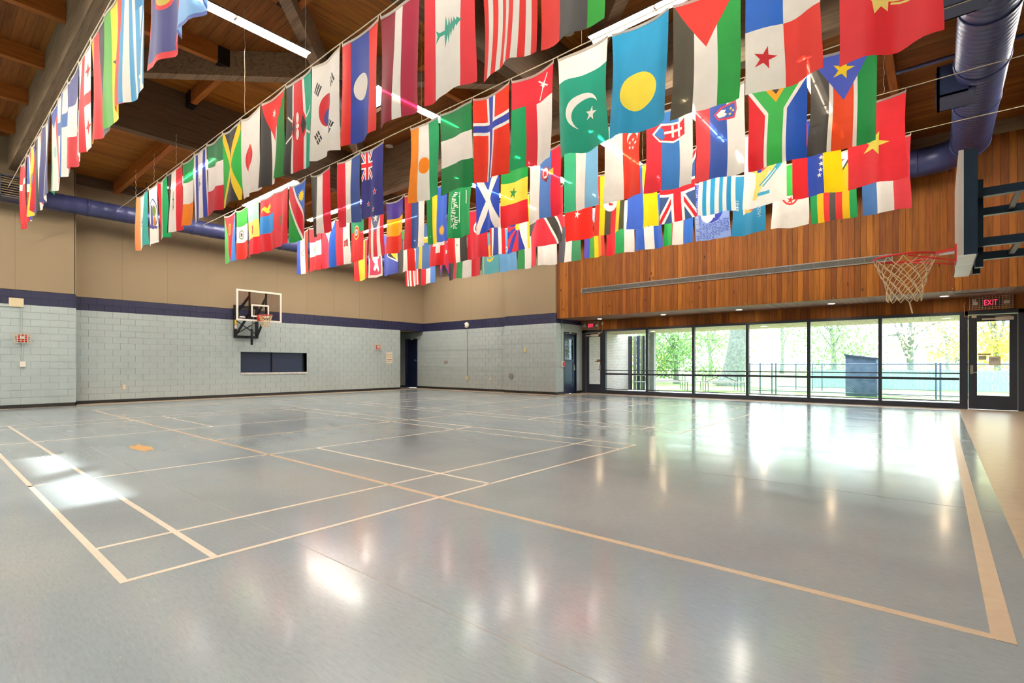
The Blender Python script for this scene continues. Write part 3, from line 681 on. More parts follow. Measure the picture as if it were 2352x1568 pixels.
tag(pp.tube([(-0.6, 11.8, 6.66), (XR, 11.8, 6.66)], 0.035, 10).build('ceiling_pipe', M_DUCT, org=(0, 11.8, 6.66)), 'thin navy pipe under the ceiling boards left of the large blue duct', 'pipe')
# ================================================================== BASKETBALL HOOPS
def netmesh(c, r0, r1, z0, z1, n=12, lv=7, rad=0.0045, dirx=None):
    m = MB(); c = Vector(c); rnd = random.Random(3)
    def node(k, i):
        t = k / lv; r = r1 + (r0 - r1) * ((1 - t) ** 1.8) + rnd.uniform(-0.004, 0.004); a = 2 * math.pi * (i + (k % 2) * 0.5) / n
        return Vector((c.x + r * math.cos(a), c.y + r * math.sin(a), z0 + (z1 - z0) * (t ** 0.92) + rnd.uniform(-0.006, 0.006)))
    N = [[node(k, i) for i in range(n)] for k in range(lv + 1)]
    for k in range(lv):
        for i in range(n):
            a = N[k][i]
            j = (i, (i - 1) % n) if k % 2 == 0 else (i, (i + 1) % n)
            for q in j:
                b = N[k + 1][q]; mid = (a + b) / 2 + Vector((rnd.uniform(-1, 1), rnd.uniform(-1, 1), rnd.uniform(-1, 0.3))) * 0.008
                m.tube([a, mid, b], rad, 5)
    m.tube([N[lv][2], N[lv][2] + Vector((0.02, 0.01, -0.1))], rad * 1.6, 5)
    return m
def ring(c, r, t, n=36):
    m = MB(); m.smooth = True
    return m.tube([(c[0] + r * math.cos(i * 2 * math.pi / n), c[1] + r * math.sin(i * 2 * math.pi / n), c[2]) for i in range(n)], t, 8, closed=True)
# --- left hoop, wall mounted
BXF, by0, by1, bz0, bz1 = -19.4, 7.58, 9.23, 2.84, 3.98
hp = thing('basketball_hoop', 'glass basketball backboard with orange rim mounted on the left wall', 'basketball hoop', (XL, 8.4, 2.2))
MB().box((BXF - 0.02, by0 + 0.03, bz0 + 0.03), (BXF, by1 - 0.03, bz1 - 0.03)).build('backboard', M_BOARDGL, hp)
def frame(x0, x1, a0, a1, z0, z1, w):
    return MB().box((x0, a0, z0), (x1, a1, z0 + w)).box((x0, a0, z1 - w), (x1, a1, z1)).box((x0, a0, z0 + w), (x1, a0 + w, z1 - w)).box((x0, a1 - w, z0 + w), (x1, a1, z1 - w))
frame(BXF - 0.025, BXF + 0.006, by0, by1, bz0, bz1, 0.065).build('border', M_WHITE, hp)
frame(BXF + 0.001, BXF + 0.004, 8.1, 8.75, 3.0, 3.47, 0.055).build('target_square', M_WHITE, hp)
MB().add([(BXF + 0.003, 7.68, 2.95), (BXF + 0.003, 7.9, 2.95), (BXF + 0.003, 7.86, 2.99), (BXF + 0.003, 7.75, 3.0), (BXF + 0.003, 7.7, 2.985)], [(0, 1, 2, 3, 4)]).build('maker_mark', M_WHITE, hp)
RC = (BXF + 0.45, 8.42, 3.05)
r_ = ring(RC, 0.23, 0.012).build('rim', M_RIM, hp)
MB().box((BXF, 8.3, 2.86), (BXF + 0.02, 8.54, 3.08)).beam((BXF, 8.42, 3.04), (BXF + 0.23, 8.42, 3.045), 0.12, 0.02).beam((BXF, 8.34, 2.9), (BXF + 0.25, 8.36, 3.04), 0.015, 0.015).beam((BXF, 8.5, 2.9), (BXF + 0.25, 8.48, 3.04), 0.015, 0.015).build('mount_plate', M_RIM, hp)
netmesh(RC, 0.225, 0.13, 3.045, 2.62, rad=0.006).build('net', M_NET, hp)
for y in (7.95, 8.75):
    MB().beam((XL + 0.05, y, 2.28), (XL + 0.05, y, 3.5), 0.09, 0.09).build('wall_post', M_BLACKST, hp)
    MB().beam((XL + 0.08, y, 2.35), (BXF - 0.08, y + (8.4 - y) * 0.25, 3.1), 0.06, 0.07).build('support_arm', M_BLACKST, hp)
    MB().beam((XL + 0.08, y, 3.15), (BXF - 0.08, y + (8.4 - y) * 0.25, 3.75), 0.06, 0.07).build('support_arm', M_BLACKST, hp)
    MB().beam((BXF - 0.06, y + (8.4 - y) * 0.25, 2.88), (BXF - 0.06, y + (8.4 - y) * 0.25, 3.95), 0.06, 0.05).build('board_strut', M_BLACKST, hp)
MB().beam((XL + 0.05, 7.9, 2.3), (XL + 0.05, 8.8, 2.3), 0.07, 0.09).beam((XL + 0.05, 7.9, 3.46), (XL + 0.05, 8.8, 3.46), 0.07, 0.07).build('cross_bar', M_BLACKST, hp)
MB().beam((XL + 0.1, 7.97, 2.4), (XL + 0.1, 8.73, 2.9), 0.03, 0.03).beam((XL + 0.1, 7.97, 2.9), (XL + 0.1, 8.73, 2.4), 0.03, 0.03).build('cross_brace', M_BLACKST, hp)
m = MB(); m.smooth = True; m.tube([(XL + 0.55, 8.35, 1.98), (XL + 0.55, 8.35, 2.58)], 0.045, 12).build('height_jack', M_BLACKST, hp)
m = MB(); m.smooth = True; m.tube([(XL + 0.55, 8.35, 2.55), (XL + 0.8, 8.35, 3.3)], 0.025, 10).build('jack_rod', M_GREYMET, hp)
MB().beam((XL + 0.1, 8.35, 2.3), (XL + 0.55, 8.35, 2.3), 0.04, 0.04).build('jack_bracket', M_BLACKST, hp)
MB().box((XL + 0.096, 7.91, 2.75), (XL + 0.102, 7.99, 2.93)).build('warning_label', plain('yellow_label', '#D9B020', 0.5), hp)
MB().box((XL + 0.096, 7.91, 2.6), (XL + 0.102, 7.99, 2.74)).build('warning_label', M_WHITE, hp)
# --- right hoop, on long arms from the right wall
hr = thing('basketball_hoop', 'red rimmed basketball hoop with white net seen edge-on at the right', 'basketball hoop', (XR, 5.82, 2.0))
X0, Ya, Yb, Za, Zb = 0.12, 5.22, 6.42, 2.09, 2.9
MB().box((X0, Ya, Za), (X0 + 0.03, Yb, Zb)).build('backboard', plain('pale_fan_board', '#B9AFA6', 0.4), hr)
MB().box((X0 - 0.005, Ya, Za - 0.012), (X0 + 0.10, Yb, Za)).build('bottom_edge', plain('bright_metal_edge', '#D5D3CC', 0.35, 0.3), hr)
frame(X0 + 0.03, X0 + 0.11, Ya, Yb, Za, Zb, 0.07).build('back_frame', M_BLUEST, hr)
MB().box((X0 + 0.11, 5.6, Za - 0.05), (X0 + 0.16, 5.66, 2.75)).box((X0 + 0.11, 6.0, Za - 0.05), (X0 + 0.16, 6.06, 2.75)).build('mount_rail', M_BLUEST, hr)
for z in (2.6, 2.21):
    for y in (5.45, 6.15):
        MB().beam((X0 + 0.11, y, z), (XR, y, z), 0.06, 0.065).build('support_arm', M_BLUEST, hr)
    MB().beam((X0 + 0.36, 5.48, z), (X0 + 0.36, 6.12, z), 0.035, 0.03).build('spacer', M_BLUEST, hr)
    MB().beam((1.8, 5.48, z), (1.8, 6.12, z), 0.035, 0.03).build('spacer', M_BLUEST, hr)
R2 = (-0.235, 5.82, 2.215)
ring(R2, 0.229, 0.0095).build('rim', M_REDRIM, hr)
MB().box((X0 - 0.012, 5.7, 2.12), (X0, 5.94, 2.27)).beam((X0 - 0.14, 5.75, 2.215), (X0, 5.75, 2.235), 0.06, 0.02).build('mount_plate', M_REDRIM, hr)
MB().box((X0 - 0.15, 5.78, 2.222), (X0, 5.93, 2.232)).build('rim_plate', plain('white_rim_plate', '#E2DED6', 0.4), hr)
MB().tube([(X0, 5.72, 2.13), (-0.2, 5.605, 2.2)], 0.007, 8).build('rim_brace', M_REDRIM, hr); MB().tube([(X0, 5.92, 2.13), (-0.2, 6.035, 2.2)], 0.007, 8).build('rim_brace', M_REDRIM, hr)
netmesh(R2, 0.224, 0.125, 2.205, 1.82, rad=0.0038).build('net', M_NET, hr)

# ================================================================== EXIT SIGNS
def exitsign(x0, x1, z0, z1, label, flip):
    e = thing('exit_sign', label, 'exit sign', ((x0 + x1) / 2, YW - 0.02, z0)); yb = YW - 0.03; yf = YW - 0.16; cx = (x0 + x1) / 2
    MB().box((cx - 0.2, yb - 0.06, z0 + 0.08), (cx + 0.2, yb, z1 - 0.07)).build('sign_box', plain('sign_black', '#1A1214', 0.5), e)
    tm = textmesh('EXIT', 0.22, 0.004); tm.materials.clear(); tm.materials.append(M_EXIT)
    xsz = max(v.co.x for v in tm.vertices) - min(v.co.x for v in tm.vertices)
    for v in tm.vertices: v.co = Vector((v.co.x * 0.27 / xsz, -v.co.z, v.co.y * 1.0))
    link('lettering', tm, e, (cx, yb - 0.066, (z0 + z1) / 2))
    for s in (-1, 1):
        q = [(0.075 * math.cos(t), 0.06 * math.sin(t)) for t in [i * math.pi / 2 + (0.15 if s < 0 else 0.8 * flip) + (0.6 if s < 0 else 0) for i in range(4)]]
        hx = cx + s * 0.31
        MB().prism([(hx + a, (z0 + z1) / 2 + b) for a, b in q], 'y', yb - 0.1, yb - 0.02).build('lamp_head', M_WHITE, e)
    cg = MB(); nx, nz = 13, 7
    for i in range(nx + 1):
        x = x0 + (x1 - x0) * i / nx; cg.tube([(x, yb, z0), (x, yf, z0), (x, yf, z1), (x, yb, z1)], 0.0035, 4)
    for k in range(nz + 1):
        z = z0 + (z1 - z0) * k / nz; cg.tube([(x0, yb, z), (x0, yf, z), (x1, yf, z), (x1, yb, z)], 0.0035, 4)
    cg.build('wire_cage', plain('cage_wire', '#CFC3B6', 0.5), e)
    MB().box((x0 + 0.06, yb - 0.02, z1 - 0.13), (x0 + 0.14, yb, z1 - 0.05)).build('junction_box', M_IVORY, e)
exitsign(0.66, 1.52, 2.75, 3.09, 'red lit EXIT sign in a white wire cage over the right glass door', 1)
exitsign(-11.9, -11.05, 2.74, 3.07, 'red lit EXIT sign in a white wire cage over the left glass door', 1)
m = MB().tube([(0.58, YW - 0.04, 2.98), (0.55, YW - 0.04, 2.9), (0.56, YW - 0.06, 2.72), (0.56, YW - 0.06, 2.58), (0.68, YW - 0.06, 2.56)], 0.006, 6)
tag(m.build('door_cable', M_IVORY, org=(0.56, YW, 2.6)), 'thin pale cable running down beside the right exit sign', 'cable')
m = MB().tube([(-10.93, YW - 0.04, 3.0), (-10.92, YW - 0.05, 2.72), (-10.95, YW - 0.06, 2.56)], 0.006, 6).box((-10.98, YW - 0.05, 2.92), (-10.9, YW - 0.02, 3.05))
tag(m.build('door_cable', M_IVORY, org=(-10.93, YW, 2.6)), 'thin pale cable with a small box beside the left exit sign', 'cable')

# ================================================================== SMALL WALL THINGS
def wallX(x, y, z, w, h, d, name, mat, par): return MB().box((x, y - w / 2, z - h / 2), (x + d, y + w / 2, z + h / 2)).build(name, mat, par)
def strobe(x, y, z, w, h, label):
    a = thing('alarm_strobe', label, 'fire alarm', (x, y, z), 'caged red wall alarms'); d = 0.11
    wallX(x, y, z, w * 0.62, h * 0.75, 0.06, 'alarm_body', M_RED, a)
    wallX(x + 0.06, y, z + 0.02, w * 0.3, h * 0.3, 0.02, 'strobe_lens', M_WHITE, a)
    c = MB()
    for i in range(6):
        yy = y - w / 2 + w * i / 5; c.tube([(x, yy, z - h / 2), (x + d, yy, z - h / 2), (x + d, yy, z + h / 2), (x, yy, z + h / 2)], 0.006, 4)
    for i in range(5):
        zz = z - h / 2 + h * i / 4; c.tube([(x, y - w / 2, zz), (x + d, y - w / 2, zz), (x + d, y + w / 2, zz), (x, y + w / 2, zz)], 0.006, 4)
    c.build('wire_guard', plain('guard_wire', '#D8C9B4', 0.5), a)
strobe(XLN, 2.04, 1.98, 0.34, 0.26, 'caged red fire alarm strobe at the left end of the left wall')
strobe(XL, 14.38, 2.06, 0.34, 0.26, 'caged red fire alarm strobe near the corner opening')
c = MB().tube([(XLN + 0.02, 2.02, 2.87), (XLN + 0.02, 2.02, 2.1)], 0.014, 6).tube([(XLN + 0.02, 2.05, 1.85), (XLN + 0.02, 2.05, 1.3)], 0.014, 6).tube([(XLN + 0.02, 1.0, 2.87), (XLN + 0.02, 2.02, 2.87)], 0.016, 6)
tag(c.build('wall_conduit', M_BLOCK, org=(XLN, 2, 1.3)), 'painted conduit above and below the left caged alarm', 'conduit')
def plate(name, label, cat, x, y, z, w, h, mat, axis='x', holes=2, d=0.012):
    t = thing(name, label, cat, (x, y, z - h / 2))
    if axis == 'x':
        wallX(x, y, z, w, h, d, 'cover_plate', mat, t)
        for k in range(holes): wallX(x + d, y, z + (k - (holes - 1) / 2) * h * 0.42, w * 0.5, h * 0.26, 0.004, 'socket', M_WHITE, t)
    else:
        MB().box((x - w / 2, y - d, z - h / 2), (x + w / 2, y, z + h / 2)).build('cover_plate', mat, t)
        for k in range(holes):
            zz = z + (k - (holes - 1) / 2) * h * 0.42; MB().box((x - w * 0.25, y - d - 0.004, zz - h * 0.13), (x + w * 0.25, y - d, zz + h * 0.13)).build('socket', M_WHITE, t)
    return t
plate('wall_outlet', 'ivory power outlet low on the left wall', 'outlet', XL, 4.53, 0.5, 0.1, 0.17, M_IVORY)
plate('wall_outlet', 'ivory power outlet low on the far wall', 'outlet', -15.79, YB1, 0.59, 0.11, 0.17, M_IVORY, 'y')
plate('junction_box', 'small white junction box below the left caged alarm', 'box', XLN, 2.05, 1.25, 0.12, 0.15, M_WHITE, holes=1, d=0.05)
plate('wall_panel', 'beige square panel on the navy band at the far left', 'panel', XLN, 1.92, 2.99, 0.3, 0.24, M_IVORY, holes=0, d=0.04)
plate('vent_plate', 'small grey rectangular plate on the far wall', 'plate', -18.79, YB1, 1.34, 0.26, 0.16, plain('grey_plate', '#8A8478', 0.5), 'y', holes=0)
plate('thermostat', 'pale yellow wall plate on the far wall by the corner', 'plate', -13.57, YB2, 1.86, 0.13, 0.18, plain('pale_yellow', '#C8B874', 0.5), 'y', holes=0, d=0.03)
sp = thing('wall_patch', 'round grey speaker disc low on the far wall', 'speaker', (-14.35, YB2, 0.6))
MB().disc((-14.35, YB2, 0.72), (0, -1, 0), 0.13, 20, 0, 0.03).build('rim_disc', M_GREYMET, sp); MB().disc((-14.35, YB2 - 0.02, 0.72), (0, -1, 0), 0.10, 20, 0, 0.02).build('grille_disc', plain('speaker_grey', '#8B887F', 0.7), sp)
ca = thing('security_camera', 'white dome camera on the far wall band with conduit below', 'camera', (-17.28, YB1, 3.0))
m = MB(); m.smooth = True; m.tube([(-17.28, YB1 - 0.01, 3.12), (-17.28, YB1 - 0.06, 3.12), (-17.28, YB1 - 0.11, 3.12), (-17.28, YB1 - 0.14, 3.12)], [0.14, 0.14, 0.11, 0.05], 18).build('dome', M_WHITE, ca)
MB().disc((-17.34, YB1 - 0.12, 3.11), (-0.6, -1, -0.1), 0.05, 14, 0, 0.05).build('lens', plain('lens_black', '#101014', 0.2), ca)
MB().tube([(-17.26, YB1 - 0.02, 3.0), (-17.25, YB1 - 0.02, 0.68)], 0.014, 6).build('conduit', plain('aged_conduit', '#8C8578', 0.5), ca)
MB().box((-17.33, YB1 - 0.06, 0.5), (-17.18, YB1, 0.68)).build('end_box', M_IVORY, ca)
pn = thing('wall_notice', 'white and pink printed notice taped to the left wall', 'notice', (XL, 15.05, 1.3))
wallX(XL, 15.05, 1.56, 0.36, 0.52, 0.004, 'paper_sheet', plain('notice_paper', '#D9CDBA', 0.7), pn)
for z, h, cc in ((1.73, 0.02, '#9A7A70'), (1.47, 0.035, '#A8402E'), (1.385, 0.02, '#8A8450'), (1.62, 0.15, '#CFC096')): wallX(XL + 0.004, 15.05, z, 0.3, h, 0.002, 'printed_band', plain('ink' + cc, cc, 0.7), pn)
fp = thing('fire_pull', 'red and white fire alarm pull station beside the alcove door', 'fire alarm', (XS, 17.45, 1.15))
wallX(XS, 17.42, 1.25, 0.16, 0.24, 0.07, 'back_box', M_WHITE, fp); wallX(XS + 0.07, 17.44, 1.25, 0.1, 0.18, 0.03, 'pull_face', M_RED, fp)
MB().tube([(XS + 0.02, 17.38, 1.37), (XS + 0.02, 17.38, 3.08)], 0.012, 6).build('conduit', M_BLOCK, fp)
# signs stuck to the door glass
sg = thing('door_notice', 'white notice with yellow border taped inside the right glass door', 'notice', (1.18, YW - 0.01, 1.3))
MB().box((1.06, YW - 0.012, 1.22), (1.29, YW - 0.008, 1.46)).build('yellow_border', plain('yellow_paper', '#D8B948', 0.6), sg)
MB().box((1.075, YW - 0.014, 1.235), (1.275, YW - 0.0125, 1.445)).build('paper_sheet', plain('white_paper', '#E2DFD8', 0.6), sg)
for k in range(3): MB().box((1.1, YW - 0.016, 1.39 - k * 0.028), (1.25, YW - 0.0145, 1.402 - k * 0.028)).build('printed_line', plain('ink_dark', '#7A6C5C', 0.7), sg)
s2 = thing('door_sticker', 'pale strip notice on the edge of the right glass door pane', 'notice', (0.95, YW - 0.01, 1.35))
MB().box((0.835, YW - 0.012, 1.5), (1.1, YW - 0.008, 1.54)).build('brown_strip', plain('brown_tape', '#B79A6A', 0.6), s2); MB().box((0.85, YW - 0.012, 1.37), (1.01, YW - 0.008, 1.48)).build('paper_sheet', plain('grey_paper', '#B8B4AC', 0.6), s2)
s3 = thing('door_sticker', 'brown paper scrap on the left glass door pane', 'notice', (-11.15, YW - 0.01, 1.3))
MB().box((-11.3, YW - 0.012, 1.34), (-11.06, YW - 0.008, 1.39)).box((-11.22, YW - 0.012, 1.39), (-11.06, YW - 0.008, 1.45)).build('paper_sheet', plain('brown_tape2', '#A4805C', 0.6), s3)
# small hooks along the foot of the timber wall
for i, (px, py) in enumerate(((1401, 719), (1713, 697), (1913, 682), (2186, 661))):
    p = onY(px, py, YWD); h = MB(); h.smooth = True
    h.tube([(p.x, YWD, p.z), (p.x, YWD - 0.05, p.z), (p.x + 0.02, YWD - 0.06, p.z - 0.03), (p.x + 0.03, YWD - 0.04, p.z - 0.045)], 0.009, 8)
    tag(h.build('wall_hook', plain('brass_hook', '#C7A04A', 0.35, 0.6), org=tuple(p)), 'small brass hook at the foot of the timber wall, %s from the left' % ('first', 'second', 'third', 'fourth')[i], 'hook', 'brass hooks on the timber wall')
# slotted register in the soffit by the right exit sign
rs = thing('soffit_grille', 'slim brown slot grille in the soffit left of the right exit sign', 'grille', (0.7, 18.0, ZSOF))
MB().box((0.3, 17.75, ZSOF - 0.006), (1.15, 17.95, ZSOF)).build('grille_frame', plain('brown_grille', '#5A3A1C', 0.5), rs)
for k in range(3): MB().box((0.33, 17.78 + k * 0.06, ZSOF - 0.009), (1.12, 17.80 + k * 0.06, ZSOF - 0.005)).build('slot', plain('slot_dark', '#1E1008', 0.6), rs)
# ================================================================== FLAGS
# designs are drawn in a 6 x 10 field as the flag hangs: x to the right, y down from the cord
RED, DRED, ORED, GRN, DGRN, TEAL, BLU, NAV, SKY, LBL, YEL, GOLD, ORG, BLK, WHT, PUR = '#D6202C', '#8E1230', '#E4391C', '#1B8A34', '#0B6B3C', '#12A07C', '#2F4FB4', '#2A2E72', '#1F95C8', '#6BA4DA', '#F3D21E', '#F5AE10', '#F58A14', '#2B2A2A', '#EEEAE2', '#5B3A9A'
def V(*cs, w=None):
    w = w or [1] * len(cs); t = sum(w); x = 0; o = []
    for c, k in zip(cs, w): o.append((c, [(x, 0), (x + 6 * k / t, 0), (x + 6 * k / t, 10), (x, 10)])); x += 6 * k / t
    return o
def Hb(*cs, w=None):
    w = w or [1] * len(cs); t = sum(w); y = 0; o = []
    for c, k in zip(cs, w): o.append((c, [(0, y), (6, y), (6, y + 10 * k / t), (0, y + 10 * k / t)])); y += 10 * k / t
    return o
def Rr(c, x0, y0, x1, y1): return (c, [(x0, y0), (x1, y0), (x1, y1), (x0, y1)])
def Pg(c, *p): return (c, list(p))
def Ci(c, x, y, r, ry=None, n=28): return (c, [(x + r * math.cos(2 * math.pi * i / n), y + (ry or r) * math.sin(2 * math.pi * i / n)) for i in range(n)])
def St(c, x, y, r, n=5, rot=0.0, inn=0.382):
    return (c, [(x + (r if i % 2 == 0 else r * inn) * math.sin(rot + math.pi * i / n), y - (r if i % 2 == 0 else r * inn) * math.cos(rot + math.pi * i / n)) for i in range(2 * n)])
def Ba(c, x0, y0, x1, y1, w):
    d = Vector((x1 - x0, y1 - y0)).normalized(); s = Vector((-d.y, d.x)) * w / 2
    return (c, [(x0 - s.x, y0 - s.y), (x1 - s.x, y1 - s.y), (x1 + s.x, y1 + s.y), (x0 + s.x, y0 + s.y)])
def Em(x, y, r, cols):
    return [Ci(cols[0], x, y, r, r * 1.15), Ci(cols[1], x, y, r * 0.7, r * 0.8), Pg(cols[2], (x - r * .4, y - r * .5), (x + r * .45, y - r * .2), (x + r * .2, y + r * .55), (x - r * .35, y + r * .4))]
def jack_union(x0, y0, x1, y1, blue):
    cx, cy = (x0 + x1) / 2, (y0 + y1) / 2; w = (x1 - x0)
    return [Rr(blue, x0, y0, x1, y1), Ba(WHT, x0, y0, x1, y1, w * .2), Ba(WHT, x1, y0, x0, y1, w * .2), Ba(RED, x0, y0, x1, y1, w * .08), Ba(RED, x1, y0, x0, y1, w * .08),
            Rr(WHT, cx - w * .17, y0, cx + w * .17, y1), Rr(WHT, x0, cy - w * .17, x1, cy + w * .17), Rr(RED, cx - w * .1, y0, cx + w * .1, y1), Rr(RED, x0, cy - w * .1, x1, cy + w * .1)]
def cross(bg, c1, w1, c2=None, w2=0, cx=3, cy=3.6):
    o = [Rr(bg, 0, 0, 6, 10), Rr(c1, cx - w1 / 2, 0, cx + w1 / 2, 10), Rr(c1, 0, cy - w1 / 2, 6, cy + w1 / 2)]
    if c2: o += [Rr(c2, cx - w2 / 2, 0, cx + w2 / 2, 10), Rr(c2, 0, cy - w2 / 2, 6, cy + w2 / 2)]
    return o
def crescent(c, bgc, x, y, r, dx, dy, r2): return [Ci(c, x, y, r), Ci(bgc, x + dx, y + dy, r2)]
def trigram(x, y, ang, br):
    o = []; ca, sa = math.cos(ang), math.sin(ang)
    for k, b in enumerate(br):
        ox = (k - 1) * 0.36; seg = [(-0.6, 0.6)] if b else [(-0.6, -0.07), (0.07, 0.6)]
        for a, e in seg: o.append(Ba('#2B2A2A', x + ca * ox - sa * a, y + sa * ox + ca * a, x + ca * ox - sa * e, y + sa * ox + ca * e, 0.24))
    return o
def half(c, x, y, r, a0, n=14): return (c, [(x + r * math.cos(a0 + math.pi * i / n), y + r * math.sin(a0 + math.pi * i / n)) for i in range(n + 1)])
def cedar(x, y):
    o = [Rr('#2FA08A', x - 1.3, y - .2, x - .2, y + .15)]
    for k in range(5):
        h = 1.35 - k * 0.24; xx = x - 0.5 + k * 0.42
        o.append(Pg('#2FA08A', (xx, y - h), (xx + .2, y - h * .5), (xx + .5, y), (xx + .2, y + h * .5), (xx, y + h), (xx - .12, y)))
    o.append(Pg('#2FA08A', (x - 1.7, y - .5), (x - 1.1, y - .1), (x - 1.1, y + .1), (x - 1.7, y + .6), (x - 1.5, y)))
    return o
def sun(c, x, y, r, n=14): return [St(c, x, y, r, n, 0, 0.62)]
def script(x0, x1, y0, y1, seed):
    rn = random.Random(seed); o = []; y = y0
    while y < y1:
        h = rn.uniform(.18, .36); cx = rn.uniform(x0, x0 + .5 * (x1 - x0))
        o.append(Ba(WHT, cx, y, min(x1, cx + rn.uniform(.5, .8)), y + rn.uniform(-.12, .2), .13))
        if rn.random() < .7: o.append(Ba(WHT, cx, y, cx + rn.uniform(-.1, .15), y + h, .12))
        if rn.random() < .5: o.append(Ci(WHT, rn.uniform(x0, x1), y + .1, .09, n=8))
        y += h
    o += [Ba(WHT, x1 - .1, y0, x1 - .1, y1 - .8, .11), Ba(WHT, x0 + .05, y0 + .8, x0 + .05, y1, .11)]
    return o
TRI = lambda c, h: Pg(c, (0, 0), (6, 0), (3, h))
D = {}
D['denmark'] = cross(RED, WHT, .95)
D['quarters'] = [Rr(WHT, 0, 0, 6, 10), Rr(BLU, 0, 0, 2.5, 4.4), Rr(RED, 3.5, 0, 6, 4.4), Rr(RED, 0, 5.6, 2.5, 10), Rr(BLU, 3.5, 5.6, 6, 10), *Em(3, 5, .6, (GRN, WHT, RED))]
D['ecuador'] = V(YEL, '#3556B8', RED, w=[2, 1, 1]) + Em(3, 5, 1.2, ('#B08A3C', LBL, '#7A5A30'))
D['egypt'] = V(BLK, WHT, RED) + Em(3, 5, .6, (GOLD, '#C99A2A', GOLD))
D['elsalv'] = V(NAV, WHT, NAV) + [Ci('#7F8A5A', 3, 5, .65), Ci(WHT, 3, 5, .5), Ci('#5C6E52', 3, 5, .3)]
D['eqguinea'] = V('#159B58', WHT, '#DE4A44') + [Pg(BLU, (0, 0), (6, 0), (3, 2.4)), Ci('#A9C9C4', 3, 5.2, .7)]
D['finland'] = cross(WHT, '#2560A8', 1.5)
D['france_h'] = Hb('#4A4F8C', WHT, '#D2303C')
D['georgia'] = [Rr(WHT, 0, 0, 6, 10), Rr(RED, 2.4, 0, 3.6, 10), Rr(RED, 0, 4.4, 6, 5.6)] + [s for x in (1.2, 4.8) for y in (2.2, 7.8) for s in (St(RED, x, y, .85, 4, 0, .3),)]
D['germany'] = V(GOLD, RED, BLK)
D['ghana'] = V('#4FA52E', YEL, ORED) + [St(BLK, 3, 5, .95)]
D['greece'] = V('#3C9ACF', WHT, '#3C9ACF', WHT, '#3C9ACF', WHT, '#2A8CC4', WHT, '#2A8CC4') + [Rr('#1E84BF', 2.67, 0, 6, 3.4), Rr(WHT, 3.95, 0, 4.7, 3.4), Rr(WHT, 2.67, 1.35, 6, 2.05)]
D['guam'] = [Rr(RED, 0, 0, 6, 10), Rr('#34397E', .45, .45, 5.55, 9.55), Ci(RED, 3, 4.6, 1.5, 2.0), Ci('#C9B23C', 3, 4.6, 1.2, 1.7), Pg('#4A3A2A', (2.2, 5.3), (2.8, 3.6), (3.1, 5.4)), Pg('#8C8CB0', (3.2, 3.4), (3.8, 4.6), (3.4, 5.4))]
D['lightblue'] = [Rr('#4A5FA6', 0, 0, 6, 10), Rr('#78AEE4', 0, 0, 6, 9.75)]
D['india'] = V('#F2905A', WHT, '#3C9C96') + [Ci('#3A4A9A', 3, 5, .8), Ci(WHT, 3, 5, .68), St('#3A4A9A', 3, 5, .68, 12, 0, .25)]
D['statewhite'] = [Rr(WHT, 0, 0, 6, 10), Ci('#4B4690', 3, 4.8, 1.9, 2.7), Ci(WHT, 3, 4.8, 1.65, 2.45), Rr('#5A5490', 2.0, 3.2, 3.0, 7.0), Ci('#7A8C3A', 3.6, 4.4, .75, 1.0), Ci('#C77A2E', 3.7, 6.2, .55, .8), Pg('#5A5490', (1.2, 6.6), (4.6, 7.2), (4.4, 7.6), (1.1, 7.1))]
D['iran'] = V(RED, WHT, '#0E9A5A') + [St(RED, 3, 5, .6, 6), Rr('#D9A8A0', 2.0, .5, 2.12, 9.5), Rr('#D9A8A0', 3.88, .5, 4.0, 9.5)]
D['iraq'] = V(BLK, WHT, RED) + [Ba('#2E8B4A', 3, 3.4, 3.05, 6.4, .22), Ba('#2E8B4A', 2.7, 4.6, 3.4, 4.8, .2), Ba('#2E8B4A', 2.8, 5.8, 3.4, 6.0, .2)]
D['ireland'] = Hb('#18914A', WHT, ORG)
D['israel'] = [Rr(WHT, 0, 0, 6, 10), Rr('#3440A0', .6, 0, 1.5, 10), Rr('#3440A0', 4.5, 0, 5.4, 10)] + [Ba('#3440A0', *a, .2) for a in ((3.95, 5, 2.5, 4.1), (2.5, 4.1, 2.5, 5.9), (2.5, 5.9, 3.95, 5), (2.05, 5, 3.5, 4.1), (3.5, 4.1, 3.5, 5.9), (3.5, 5.9, 2.05, 5))]
D['italy'] = Hb('#2C7A4A', WHT, '#C81E30')
D['jamaica'] = [Rr('#18B038', 0, 0, 6, 10), Pg(BLK, (0, 0), (6, 0), (3, 5)), Pg(BLK, (0, 10), (6, 10), (3, 5)), Ba(YEL, 0, 0, 6, 10, 1.05), Ba(YEL, 6, 0, 0, 10, 1.05)]
D['japan'] = [Rr(WHT, 0, 0, 6, 10), Ci('#D81824', 2.7, 5.3, 1.6, 1.75)]
D['jordan'] = V(BLK, WHT, '#127A2A') + [TRI('#E0201C', 5.2), St(WHT, 3, 1.8, .6, 7)]
D['kenya'] = V(BLK, RED, '#0BA080') + [Rr(WHT, 1.75, 0, 2.1, 10), Rr(WHT, 3.9, 0, 4.25, 10), Ba(WHT, .6, 6.6, 5.4, 3.6, .22), Ba(WHT, 5.4, 6.6, .6, 3.6, .22), Ci(RED, 3, 5.1, 1.25, 2.1), Pg(BLK, (1.75, 5.1), (2.2, 4.0), (2.5, 5.1), (2.2, 6.2)), Pg(BLK, (4.25, 5.1), (3.8, 4.0), (3.5, 5.1), (3.8, 6.2)), Ci(WHT, 3, 4.2, .25, .6), Ci(WHT, 3, 6.0, .25, .6), Ci(WHT, 3, 5.1, .28)]
